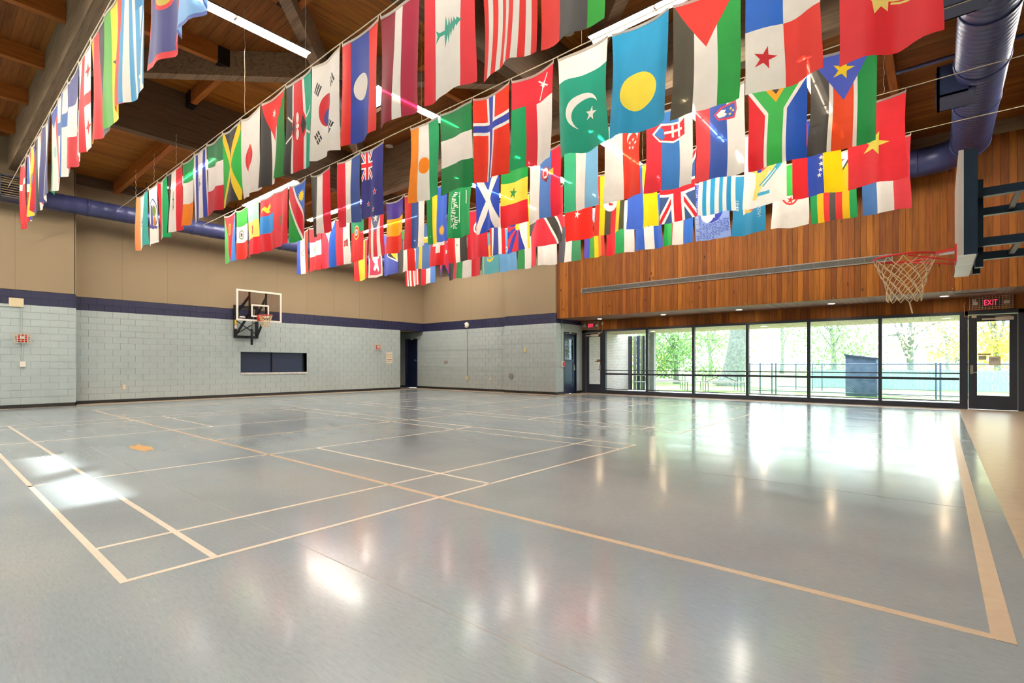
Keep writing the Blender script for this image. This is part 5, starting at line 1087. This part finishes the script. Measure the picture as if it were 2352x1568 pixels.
FL_DATA = [
 [(49, 63, 'denmark', 'red flag with a white cross, last at the left end of the nearest cord'), (61, 72, 'quarters', 'blue and red quartered flag with white cross at the left end'),
  (70, 83, 'ecuador', 'yellow, blue and red striped flag with emblem beside the quartered flag'), (81, 99, 'egypt', 'black, white and red striped flag on the nearest cord at left'),
  (97, 117, 'elsalv', 'navy and white striped flag with small round emblem on the nearest cord'), (115, 134, 'eqguinea', 'green, white and red striped flag with pale emblem at left'),
  (132, 156, 'finland', 'white flag with blue cross on the nearest cord'), (154, 181, 'france_h', 'flag hanging in blue, white and red bands on the nearest cord'),
  (179, 209, 'georgia', 'white flag with red cross and four small red crosses'), (207, 240, 'germany', 'gold, red and black striped flag'),
  (238, 284, 'ghana', 'green, yellow and red striped flag with black star'), (285, 338, 'greece', 'pale blue and white many-striped flag on the nearest cord'),
  (341, 408, 'guam', 'dark blue flag with red border and oval seal'), (408, 482, 'lightblue', 'plain light blue flag beside the strip light at upper left')],
 [(314, 340, 'india', 'salmon, white and teal striped flag with blue wheel at left end'), (340, 362, 'statewhite', 'white flag with an oval purple and green printed emblem'),
  (361, 383, 'iran', 'red, white and green striped flag with red emblem'), (383, 417, 'iraq', 'black, white and red striped flag with green script'),
  (419, 446, 'ireland', 'flag hanging in green, white and orange bands'), (446, 474, 'israel', 'white flag with two blue stripes and a blue six-pointed star'),
  (476, 511, 'italy', 'flag hanging in dark green, white and red bands with no emblem'), (511, 551, 'jamaica', 'green and black flag with yellow diagonal cross'),
  (554, 598, 'japan', 'white flag with one red disc'), (602, 656, 'jordan', 'black, white and green flag with red triangle and small white star'),
  (657, 713, 'kenya', 'black, red and green flag with shield and spears'), (717, 781, 'korea', 'white flag with red and blue disc and black bars'),
  (787, 869, 'laos', 'red and blue striped flag with white disc'), (874, 963, 'latvia', 'dark red flag with one narrow white stripe'),
  (975, 1090, 'lebanon', 'red and white striped flag with green tree'), (1103, 1242, 'liberia', 'flag of many red and white stripes cut off by the top of the picture'),
  (1232, 1385, 'libya', 'red, charcoal and green striped flag cut off by the top of the picture')],
 [(515, 541, 'eritrea', 'green, red and blue flag of triangles with gold wreath'), (541, 567, 'mexico', 'flag hanging in green, white and red bands with an eagle emblem'),
  (568, 594, 'ethio_lion', 'flag hanging in pale green, yellow and red bands with a lion emblem'), (598, 628, 'mongolia', 'flag hanging in red, blue and red bands with yellow emblem'),
  (629, 662, 'morocco', 'red flag with a green outlined star'), (664, 702, 'namibia', 'blue, red and green diagonal flag with yellow sun'),
  (714, 757, 'yemen', 'charcoal, white and red striped flag without emblem'), (775, 826, 'nether', 'red, white and blue striped flag hanging left of the navy star flag'),
  (829, 881, 'newzealand', 'navy flag with union canton and small red stars'), (943, 1006, 'niger', 'orange, white and green striped flag with orange disc'),
  (1011, 1083, 'nigeria', 'flag hanging in green, white and green bands'), (1087, 1170, 'norway', 'orange-red flag with blue cross edged in white'),
  (1175, 1271, 'oman', 'red flag with green and white stripes and small crossed swords'), (1281, 1397, 'pakistan', 'green flag with white top band, crescent and star'),
  (1405, 1536, 'palau', 'sky blue flag with large yellow disc'), (1546, 1703, 'palestine', 'dark grey, white and green flag with red triangle'),
  (1713, 1890, 'panama', 'blue, white and red quartered flag with red star'), (1927, 2163, 'png', 'red and black flag with pale yellow bird, nearest at upper right')],
 [(683, 708, 'paraguay', 'blue, white and red striped flag with tiny ring emblem'), (710, 741, 'peru', 'flag hanging in red, white and red bands with oval emblem'),
  (739, 770, 'philippines', 'pink-red and blue flag with white triangle and sun'), (772, 804, 'redwhite', 'red and white half-and-half flag with small emblem'),
  (805, 835, 'portugal', 'green and red flag with yellow ring and shield'), (845, 882, 'puertorico', 'red and white striped flag with grey-blue triangle and star'),
  (886, 926, 'romania', 'flag hanging in purple-blue, yellow and red bands'), (929, 977, 'russia', 'red, blue and white striped flag on the fourth cord'),
  (979, 1029, 'rwanda', 'green, yellow and blue flag with small sun at its foot'), (1030, 1084, 'saudi', 'green flag with white script and sword'),
  (1092, 1150, 'scotland', 'blue flag with white diagonal cross'), (1150, 1214, 'senegal', 'flag hanging in green, yellow and red bands with green star'),
  (1216, 1290, 'serbia', 'white, blue and red striped flag with crowned coat of arms'), (1296, 1374, 'sierra', 'green, white and light blue striped flag'),
  (1388, 1474, 'singapore', 'white and red flag with small stars and crescent'), (1485, 1592, 'slovakia', 'red, blue and white striped flag with double-cross shield'),
  (1594, 1710, 'slovenia', 'red, blue and white striped flag with mountain shield'), (1717, 1853, 'safrica', 'green, black and gold Y-shaped flag with red and blue sides'),
  (1859, 2017, 'ssudan', 'black, red and green flag with blue triangle and yellow star')],
 [(815, 845, 'spain', 'red and yellow striped flag'), (848, 879, 'srilanka', 'pink-red flag with white lion and cream border'),
  (880, 912, 'stlucia', 'blue flag with yellow, black and white triangles'), (912, 950, 'sudan', 'charcoal, white and red striped flag with green triangle'),
  (952, 988, 'sweden', 'mid blue flag with yellow cross'), (989, 1026, 'swiss', 'red flag with short thick white cross'),
  (1030, 1072, 'syria', 'red, white and black striped flag with small green stars'), (1073, 1119, 'plainred', 'crimson flag with a small white ring half hidden by the green script flag'),
  (1123, 1158, 'thailand', 'red, white and blue five-striped flag'), (1163, 1215, 'tibet', 'red and blue rayed flag with yellow edge and white mountain'),
  (1232, 1293, 'trinidad', 'red flag with black diagonal band edged in white'), (1296, 1361, 'turkey', 'bright red flag with white star and crescent'),
  (1368, 1437, 'uganda', 'red, yellow and black six-striped flag with white disc'), (1440, 1511, 'ukraine', 'blue and yellow half-and-half flag'),
  (1516, 1599, 'uk', 'large union cross flag in red, white and blue'), (1606, 1692, 'uruguay', 'white flag with wide light blue stripes on the fifth cord'),
  (1705, 1807, 'usvi', 'white flag with yellow eagle and arrows'), (1818, 1936, 'venezuela', 'red, blue and yellow striped flag with an arc of white stars'),
  (1944, 2081, 'vietnam', 'bright red flag with one large yellow star, last on the fifth cord')],
 [(934, 964, 'malaysia', 'narrow red and white striped flag with blue canton and crescent'), (966, 1000, 'luxem', 'red, white and light blue striped flag on the farthest cord'),
  (1004, 1034, 'nepal', 'crimson double-pointed flag edged in blue'), (1030, 1064, 'blkredgrn', 'black, red and green striped flag on the farthest cord'),
  (1062, 1104, 'malta', 'white and red half-and-half flag without emblem'), (1106, 1145, 'kazakh', 'turquoise flag with yellow sun and bird'),
  (1147, 1189, 'somalia', 'light blue flag with one white star'), (1190, 1233, 'kuwait', 'green, white and red striped flag with black wedge at the top'),
  (1236, 1280, 'cyprus', 'white flag with small yellow island shape'), (1281, 1332, 'uae', 'charcoal, white and green striped flag with red top band'),
  (1340, 1390, 'rainbow', 'rainbow striped flag on the farthest cord'), (1392, 1456, 'bulgaria', 'red, green and white striped flag on the farthest cord'),
  (1459, 1523, 'nicaragua', 'blue and white three-striped flag with small green emblem'), (1525, 1593, 'uzbek', 'green, white and blue striped flag with thin red lines'),
  (1596, 1677, 'peace', 'blue flag with white dove and rows of lettering'), (1680, 1759, 'wisconsin', 'blue flag with coat of arms and white lettering'),
  (1771, 1860, 'algeria', 'green and white flag with red crescent and star'), (1861, 1968, 'zimbabwe', 'green, yellow, red and black seven-striped flag with white triangle'),
  (1978, 2092, 'bluewhitered', 'blue, white and red striped flag, last at the right on the farthest cord')]]
TXT = {'wisconsin': [('WISCONSIN', 4.85, 5.0, .95, WHT), ('1848', .95, 5.0, .95, WHT)],
       'peace': [('SHALOM - UDDO - MUDHO - SK', .45, 4.6, .62, WHT), ('JAPAAN - UTKIUM', .95, 7.6, .5, '#2438A8'), ('NNONN', .5, 9.0, .5, '#2438A8'), ('KOJ - PAZ', 1.5, 8.4, .62, '#2438A8'), ('IMUHORE', 2.1, 8.6, .62, '#2438A8'), ('SIDI - JAM', 2.65, 8.5, .62, '#2438A8'), ('ADANDLAG', 3.2, 8.6, .6, '#2438A8'), ('RUKUN', 3.7, 8.2, .62, '#2438A8'), ('ALA - SULH', 4.2, 7.9, .62, '#2438A8'), ('MAITHI', 4.7, 8.0, .62, '#2438A8'), ('SHANTI', 5.15, 7.8, .62, '#2438A8'), ('SALAM', 5.6, 7.9, .7, '#2438A8')]}
for k, (Yr, rows) in enumerate(zip(ROWS, FL_DATA)):
    cd = MB(); x0 = XL + 0.05 if k else XLN + 0.05
    pts = []
    for i in range(61):
        x = x0 + (XR - x0) * i / 60; pts.append((x, Yr, ZCORD + .004 * math.sin(i * 1.7)))
    tag(cd.tube(pts, .008, 6).build('hanging_rope', M_CORD, org=(x0, Yr, ZCORD)), 'cream cord stretched wall to wall carrying the %s row of flags from the camera' % RN[k], 'cord', 'flag cords')
    xsr = [[onY(a[0], HY, Yr).x, onY(a[1], HY, Yr).x] for a in rows]
    for a, b in zip(xsr, xsr[1:]):
        if a[1] > b[0] - .03: mm = (a[1] + b[0]) / 2; a[1], b[0] = mm - .015, mm + .015
    for (pl, pr, key, lb), (X0, X1) in zip(rows, xsr):
        flag(Yr, ZCORD, X0, X1, key, lb, 'flags on the %s cord' % RN[k], TXT.get(key, ()))
# wires holding the cords up
for i, (px, k, top, lb) in enumerate(((312, 1, 6.72, 'short twisted hanger wire at the far left end of the second flag cord'), (354, 1, 6.72, 'short twisted hanger wire above the emblem flag on the second cord'), (405, 1, 6.72, 'twisted hanger wire beside the orange purlin on the second cord'), (562, 1, ZHI, 'long twisted hanger wire above the red disc flag'), (702, 1, ZHI, 'long twisted hanger wire beside the diagonal brace'), (818, 2, ZHI, 'twisted hanger wire above the third cord left of the navy star flag'), (968, 2, ZHI, 'twisted hanger wire above the orange disc flag'), (1335, 2, ZHI, 'twisted hanger wire above the green crescent flag'), (1476, 4, ZLOW, 'twisted hanger wire above the fifth cord by the yellow and blue flag'), (2030, 4, ZLOW, 'twisted hanger wire near the right end of the fifth cord'))):
    x = onY(px, HY, ROWS[k]).x; Y = ROWS[k]; t = thing('hanger_wire', lb, 'wire', (x, Y, ZCORD)); m = MB()
    zt = top - .05; m.tube([(x + .012 * math.sin(j * 1.9), Y + .01 * math.cos(j * 2.3), ZCORD + (zt - ZCORD) * j / 12) for j in range(13)], .0026, 5); m.build('wire', M_CORD, t)
    m = MB(); m.smooth = True; m.tube([(x + .025 * math.cos(a * .628), Y, zt + .025 + .025 * math.sin(a * .628)) for a in range(10)], .006, 6, closed=True); m.build('eye_hook', M_GREYMET, t)
# ================================================================== OUTSIDE
ZE = -0.06
def gm(name, a, b, sc):
    m, nt, bs = newmat(name); n = noise(nt, sc, 5, posvec(nt)); nt.links.new(ramp(nt, n.outputs[0], [(0.35, lin(a)), (0.65, lin(b))]), bs.inputs['Base Color']); bs.inputs['Roughness'].default_value = 0.9
    bump(nt, bs, n.outputs[0], 0.5, 0.05); return m
M_GRASS = gm('lawn', '#5E8A3C', '#8AAE56', 3.0); M_PAVE = gm('concrete_paving', '#9A9A9E', '#B0B0B2', 4.0); M_ROAD = gm('gravel_path', '#8F8C8A', '#C9BDA8', 1.2)
struct(MB().box((-40, YW + 0.02, ZE - 0.3), (30, 23.2, ZE)).build('ground_paving', M_PAVE, org=(-4, 21, ZE)))
g = MB(); nx, ny = 40, 30; gx0, gx1, gy0, gy1 = -70, 60, 23.2, 100; vs = []
for j in range(ny + 1):
    for i in range(nx + 1):
        y = gy0 + (gy1 - gy0) * (j / ny) ** 1.5; x = gx0 + (gx1 - gx0) * i / nx; vs.append((x, y, ZE + 0.02 + 0.012 * max(0, y - 34) + 0.03 * math.sin(x * .4) * math.sin(y * .5) * min(1, (y - gy0) / 5)))
g.add(vs, [(j * (nx + 1) + i, j * (nx + 1) + i + 1, (j + 1) * (nx + 1) + i + 1, (j + 1) * (nx + 1) + i) for j in range(ny) for i in range(nx)]); g.smooth = True
struct(g.build('ground_lawn', M_GRASS, org=(0, 40, 0)))
struct(MB().box((-1.6, 25.6, ZE - 0.1), (30, 28.0, ZE + 0.05)).build('ground_path', M_ROAD, org=(5, 27, 0)))
# canopy
M_CAN = wood('canopy_boards', ['#A89C78', '#B0A482'], 'y', 0.7, knots=False)
cn = struct(MB().box((-13, YW + 0.32, 2.70), (6, 22.2, 3.1)).build('trim_2', plain('canopy_fascia', '#8C8468', 0.8), org=(-4, 20, 2.8)))
cme = MB().box((0.003, 0, 0), (0.197, 22.2 - YW - 0.1, 0.02)).mesh('soffit_board', M_CAN)
for i in range(95): link('soffit_board', cme, cn, (-13 + i * 0.2, YW + 0.1, 2.68))
for i, x in enumerate((-9.4, -5.0, 0.2)):
    d = thing('canopy_light', 'round recessed light in the outdoor canopy, %s from the left' % ('first', 'second', 'third')[i], 'light', (x, 20.6, 2.67), 'canopy lights'); MB().disc((x, 20.6, 2.672), (0, 0, 1), 0.1, 16, 0, 0.006).build('lens', M_DOWN, d); ring((x, 20.6, 2.674), 0.115, 0.012, 20).build('trim_ring', M_WHITE, d)
# brick wing wall
mbk, nt, bs = newmat('pale_brick')
bt = nt.nodes.new('ShaderNodeTexBrick'); bt.inputs['Scale'].default_value = 1.0
for k, c in (('Color1', '#B5A79C'), ('Color2', '#A89890'), ('Mortar', '#C8C4BE')): bt.inputs[k].default_value = lin(c)
bt.inputs['Brick Width'].default_value = 0.22; bt.inputs['Row Height'].default_value = 0.075; bt.inputs['Mortar Size'].default_value = 0.008
gg = nt.nodes.new('ShaderNodeNewGeometry'); sp_ = nt.nodes.new('ShaderNodeSeparateXYZ'); cb = nt.nodes.new('ShaderNodeCombineXYZ'); nt.links.new(gg.outputs['Position'], sp_.inputs[0]); nt.links.new(sp_.outputs['Y'], cb.inputs[0]); nt.links.new(sp_.outputs['Z'], cb.inputs[1]); nt.links.new(cb.outputs[0], bt.inputs['Vector'])
nt.links.new(bt.outputs[0], bs.inputs['Base Color']); bs.inputs['Roughness'].default_value = 0.9; bump(nt, bs, bt.outputs['Fac'], 0.4, -0.01)
struct(MB().box((-12.5, YW + 0.12, ZE), (-11.96, 23.3, 2.68)).build('wall_wing', mbk, org=(-12, 21, 0)))
# folded gate against the wing wall and canopy posts
fg = thing('folding_gate', 'folded tall grey gate panels standing by the brick wing wall', 'gate', (-11.4, 23.4, ZE))
for px, w, mt, y in ((1447, 0.24, M_DARKFRAME, 23.4), (1458, 0.14, M_GREYMET, 23.45), (1466, 0.16, M_DUCTREG, 23.5), (1473.5, 0.10, M_GREYMET, 23.55), (1479, 0.1, M_DARKFRAME, 23.6)):
    p = onY(px, HY, y); MB().box((p.x - w / 2, y - 0.03, ZE), (p.x + w / 2, y + 0.03, 2.67)).build('gate_panel', mt, fg)
for i, (px, y, w) in enumerate(((1451, 22.0, .0), (1499, 21.9, .22))):
    if not w: continue
    p = onY(px, HY, y); t = thing('canopy_post', 'grey square canopy post outside the first mullion', 'post', (p.x, y, ZE)); MB().box((p.x - w / 2, y - w / 2, ZE), (p.x + w / 2, y + w / 2, 2.68)).build('shaft', plain('post_grey', '#8F938F', 0.7), t); MB().box((p.x - w, y - w, ZE), (p.x + w, y + w, ZE + 0.08)).build('foot', M_PAVE, t)
# big leaning trunk
M_BARK = gm('grey_bark', '#6E7470', '#8E9490', 7.0)
def trunk(base, top, r0, r1, flare=1.5, n=18):
    m = MB(); m.smooth = True; b, t = Vector(base), Vector(top); pts, rs = [], []
    for i in range(14):
        u = i / 13; pts.append(b + (t - b) * u + Vector((.06 * math.sin(u * 5), 0, 0))); rs.append(r0 + (r1 - r0) * u + r0 * (flare - 1) * math.exp(-u * 14))
    return m.tube(pts, rs, n)
M_LEAFS = {}
def leafmat(name, a, b):
    m, nt, bs = newmat(name); oi = nt.nodes.new('ShaderNodeNewGeometry'); n = noise(nt, 2.0, 2, posvec(nt))
    c = ramp(nt, n.outputs[0], [(0.3, lin(a)), (0.7, lin(b))]); nt.links.new(c, bs.inputs['Base Color']); bs.inputs['Roughness'].default_value = 0.7
    tr = nt.nodes.new('ShaderNodeBsdfTranslucent'); nt.links.new(c, tr.inputs[0]); mx = nt.nodes.new('ShaderNodeMixShader'); mx.inputs[0].default_value = 0.4
    nt.links.new(bs.outputs[0], mx.inputs[1]); nt.links.new(tr.outputs[0], mx.inputs[2]); nt.links.new(mx.outputs[0], nt.nodes['Material Output'].inputs[0]); return m
LG, LY, LO, LD = leafmat('green_leaves', '#6F9456', '#93B27A'), leafmat('yellow_leaves', '#C9B63E', '#D8CC7A'), leafmat('orange_leaves', '#D8A860', '#DCC9A0'), leafmat('pale_twigs', '#C9B9A4', '#D6CDBC')
def tree(label, x, y, h, rx, rz, leaf, n, seed, tr=0.18, size=0.22, z0=None):
    rn = random.Random(seed); zb = ZE + 0.012 * max(0, y - 34); t = thing('leafy_tree', label, 'tree', (x, y, zb))
    trunk((x, y, zb - .1), (x + rn.uniform(-.3, .3), y, zb + h * .6), tr, tr * .5).build('trunk', M_BARK, t)
    br = MB()
    cl = []
    for i in range(16):
        a = rn.uniform(0, 6.28); u = rn.uniform(.15, .95); c = Vector((x + rx * u * math.cos(a), y + rx * u * math.sin(a), zb + h - rz + rz * rn.uniform(-.9, .85))); cl.append(c)
        br.tube([(x, y, zb + h * rn.uniform(.2, .55)), (Vector((x, y, zb + h * .5)) + c) / 2, c], [.05, .035, .012], 5)
    br.build('branches', M_BARK, t)
    m = MB(); V_, F_ = [], []
    for i in range(n):
        c = rn.choice(cl); s = rx * .42
        p = c + Vector((rn.gauss(0, s * .5), rn.gauss(0, s * .5), rn.gauss(0, s * .42)))
        if p.z < zb + .3: p.z = zb + .3 + rn.random()
        u = Vector((rn.uniform(-1, 1), rn.uniform(-1, 1), rn.uniform(-1, 1))).normalized(); w_ = u.orthogonal().normalized(); q = size * rn.uniform(.6, 1.2); b = len(V_)
        V_ += [p - u * q * .5, p + w_ * q * .3, p + u * q * .5, p - w_ * q * .3]; F_.append((b, b + 1, b + 2, b + 3))
    m.v, m.f, m.m = V_, F_, [0] * len(F_); m.build('foliage', leaf, t, kind='stuff')
def gpos(px, d): r = (px - CX) / FPX; return (d * (-SN + CS * r), d * (CS + SN * r))
bx, by = gpos(1684, 30)
bt_ = thing('old_tree', 'massive grey leaning tree trunk standing on the lawn outside', 'tree', (bx, by, ZE))
tx, ty = gpos(1706, 30)
trunk((bx - .2, by, ZE - .1), (tx, ty, 4.0), 0.66, 0.5, 1.55, 24).build('trunk', M_BARK, bt_)
MB().tube([(tx, ty, 3.9), (tx + .4, ty, 6.5), (tx - 1, ty + .5, 9)], [.5, .4, .2], 14).build('upper_limb', M_BARK, bt_)
MB().tube([(tx, ty, 3.8), (tx + 2.5, ty - 1, 4.2), (tx + 4.3, ty - 1.6, 3.4), (tx + 5.2, ty - 1.6, 2.9)], [.16, .09, .04, .012], 8).tube([(tx + 3.4, ty - 1.3, 3.8), (tx + 4.8, ty - 1.8, 3.9), (tx + 5.6, ty - 2, 3.5)], [.05, .03, .01], 6).build('low_branch', M_BARK, bt_)
for lb, px, d, h, rx, rz, lf_, n, sd in (
    ('broad pale green tree seen through the second and third panes', 1553, 34, 6.2, 2.8, 2.9, LG, 4600, 1),
    ('yellow-green tree behind the folded gate', 1480, 38, 6.0, 2.6, 2.7, LY, 2600, 2),
    ('pale orange tree left of the big trunk', 1632, 44, 7, 3.6, 3.4, LO, 2200, 3),
    ('bright green tree above the shed', 1915, 36, 8.5, 4.6, 4.0, LG, 5200, 4),
    ('thin pale twiggy tree right of the big trunk', 1795, 54, 10, 4.6, 4.0, LD, 2200, 5),
    ('pale bare tree seen through the last pane', 2085, 28, 6.3, 2.7, 2.6, LD, 2400, 6),
    ('golden tree at the right edge of the last pane', 2175, 52, 9, 4.4, 4.2, LY, 3600, 7),
    ('golden tree seen through the right glass door', 2290, 31, 6.8, 3.0, 3.0, LY, 3600, 8),
    ('pale yellow tree at the far right outside', 2420, 38, 8, 4, 3.6, LO, 2400, 9)):
    x, y = gpos(px, d); tree(lb, x, y, h, rx, rz, lf_, n, sd)
# picnic tables
def picnic(px0, px1, d, label):
    a, b = Vector(gpos(px0, d)), Vector(gpos(px1, d - .3)); c = (a + b) / 2; L = 2.4; ux = (b - a).normalized(); L = min(3.2, (b - a).length); n_ = Vector((-ux.y, ux.x)); t = thing('picnic_table', label, 'picnic table', (c.x, c.y, ZE), 'picnic tables outside')
    P = lambda u, v, z: (c.x + ux.x * u + n_.x * v, c.y + ux.y * u + n_.y * v, ZE + z)
    M = plain('grey_plank', '#A7A5A0', 0.7); S = plain('galvanised_tube', '#7A8088', 0.4, 0.5)
    for k in range(5): MB().beam(P(-L / 2, -.32 + k * .16, .76), P(L / 2, -.32 + k * .16, .76), .145, .04).build('top_plank', M, t)
    for s in (-1, 1):
        for k in (0, 1): MB().beam(P(-L / 2, s * (.68 + k * .15), .45), P(L / 2, s * (.68 + k * .15), .45), .13, .04).build('seat_plank', M, t)
    for u in (-L * .36, L * .36):
        for s in (-1, 1): MB().tube([P(u, s * .75, .43), P(u, s * .75, .02)], .022, 8).build('seat_leg', S, t)
        MB().tube([P(u, -.78, .42), P(u, .78, .42)], .022, 8).build('cross_tube', S, t)
        for s in (-1, 1): MB().tube([P(u, s * .25, .02), P(u, s * .25, .74)], .022, 8).build('table_leg', S, t)
        MB().tube([P(u, 0, .42), P(u * .1, 0, .74)], .018, 8).build('diagonal_brace', S, t)
picnic(1452, 1590, 25.6, 'grey plank picnic table outside the first two panes')
picnic(1602, 1714, 24.6, 'grey plank picnic table in front of the big trunk')
# chain-link fences
def fence(x0, x1, y, pxs, label, step=0.085):
    t = thing('chain_fence', label, 'fence', ((x0 + x1) / 2, y, ZE)); S = plain('fence_steel', '#5B6E86', 0.5, 0.3)
    for px in pxs:
        p = onY(px, HY, y); MB().tube([(p.x, y, ZE), (p.x, y, 1.3)], .03, 8).build('post', S, t)
    for z in (1.25, 0.1): MB().tube([(x0, y, z), (x1, y, z)], .02, 8).build('rail', S, t)
    m = MB(); H = 1.18; k = int((x1 - x0 + H) / step)
    for i in range(k):
        for sg in (1, -1):
            a = x0 - (H if sg > 0 else 0) + i * step; p, q = [a, 0.08], [a + sg * H, 0.08 + H]
            lo, hi = sorted((p, q), key=lambda e: e[0])
            if hi[0] <= x0 or lo[0] >= x1: continue
            def at(xx): u = (xx - lo[0]) / (hi[0] - lo[0]); return (xx, lo[1] + (hi[1] - lo[1]) * u)
            A = at(max(x0, lo[0])); B = at(min(x1, hi[0]))
            m.tube([(A[0], y, A[1]), (B[0], y, B[1])], .0035, 3, caps=False)
    m.build('wire_mesh', S, t, kind='stuff')
fx0 = onY(1722, HY, 24.0).x
fence(fx0, 4.5, 24.0, (1722, 1746, 1773, 1782, 2013, 2150, 2160, 2340), 'blue-grey chain-link fence running behind the right-hand panes')
fence(onY(1785, HY, 29).x, 0.0, 29.0, (1828, 1866, 1888), 'farther chain-link fence behind the shed', 0.12)
# shed
sx0, sx1 = -2.89, -1.86; M_SHED = gm('blue_grey_plywood', '#4F6280', '#647896', 5.0)
sh = thing('garden_shed', 'tall narrow blue-grey plywood shed with sloping top behind the fence', 'shed', (-2.4, 25, ZE))
MB().prism([(sx0, ZE), (sx1, ZE), (sx1, 1.46), (sx0, 1.62)], 'y', 24.5, 25.6).build('body', M_SHED, sh)
MB().prism([(sx0 - .05, 1.60), (sx1 + .05, 1.44), (sx1 + .05, 1.49), (sx0 - .05, 1.66)], 'y', 24.42, 25.7).build('roof', plain('shed_roof', '#3C4A60', 0.7), sh)
MB().box((sx0 + .05, 24.48, .62), (sx1 - .05, 24.5, .65)).box((sx0 + .05, 24.48, .1), (sx1 - .05, 24.5, .13)).build('batten', M_SHED, sh)
# teal board fence and red-roofed house far off
M_TEAL = plain('teal_boards', '#9CC9BF', 0.8, var=0.1)
tf = thing('board_fence', 'pale teal board fence behind the shed', 'fence', (0, 33, ZE)); x = onY(1868, HY, 33).x; bmz = MB().box((0, 0, 0), (.17, .03, 1.0)).mesh('fence_board', M_TEAL)
while x < 6: link('fence_board', bmz, tf, (x, 33, ZE)); x += .185
MB().box((onY(1868, HY, 33).x, 33.03, .3), (6, 33.08, .38)).box((onY(1868, HY, 33).x, 33.03, .75), (6, 33.08, .83)).build('fence_rail', M_TEAL, tf)
for i, (x, y, w_, lb) in enumerate(((8, 78, 18, 'low house with reddish roof far behind the right panes'),)):
    hs = thing('far_house', lb, 'house', (x, y, .4)); zb = .4
    MB().box((x - w_ / 2, y, zb - .5), (x + w_ / 2, y + 8, zb + 2.4)).build('walls', plain('house_wall', '#C9BFB2', 0.9), hs)
    MB().prism([(y - .5, zb + 2.3), (y + 8.5, zb + 2.3), (y + 4, zb + 4.6)], 'x', x - w_ / 2 - .5, x + w_ / 2 + .5).build('roof', plain('red_roof', '#B9796A', 0.9), hs)
    for k in range(3):
        wx = x - w_ / 2 + w_ * (k + .5) / 3; f_ = MB().box((wx - .6, y - .04, zb + .8), (wx + .6, y, zb + 1.9)).build('window', M_WHITE, hs); MB().box((wx - .52, y - .05, zb + .88), (wx + .52, y - .03, zb + 1.82)).build('pane', plain('house_pane', '#55606C', 0.2), f_)
for o in SC.objects:
    if o.type == 'MESH' and o.parent is not None and o.parent.parent is not None and o.parent.parent.parent is not None: print('DEEP', o.name)
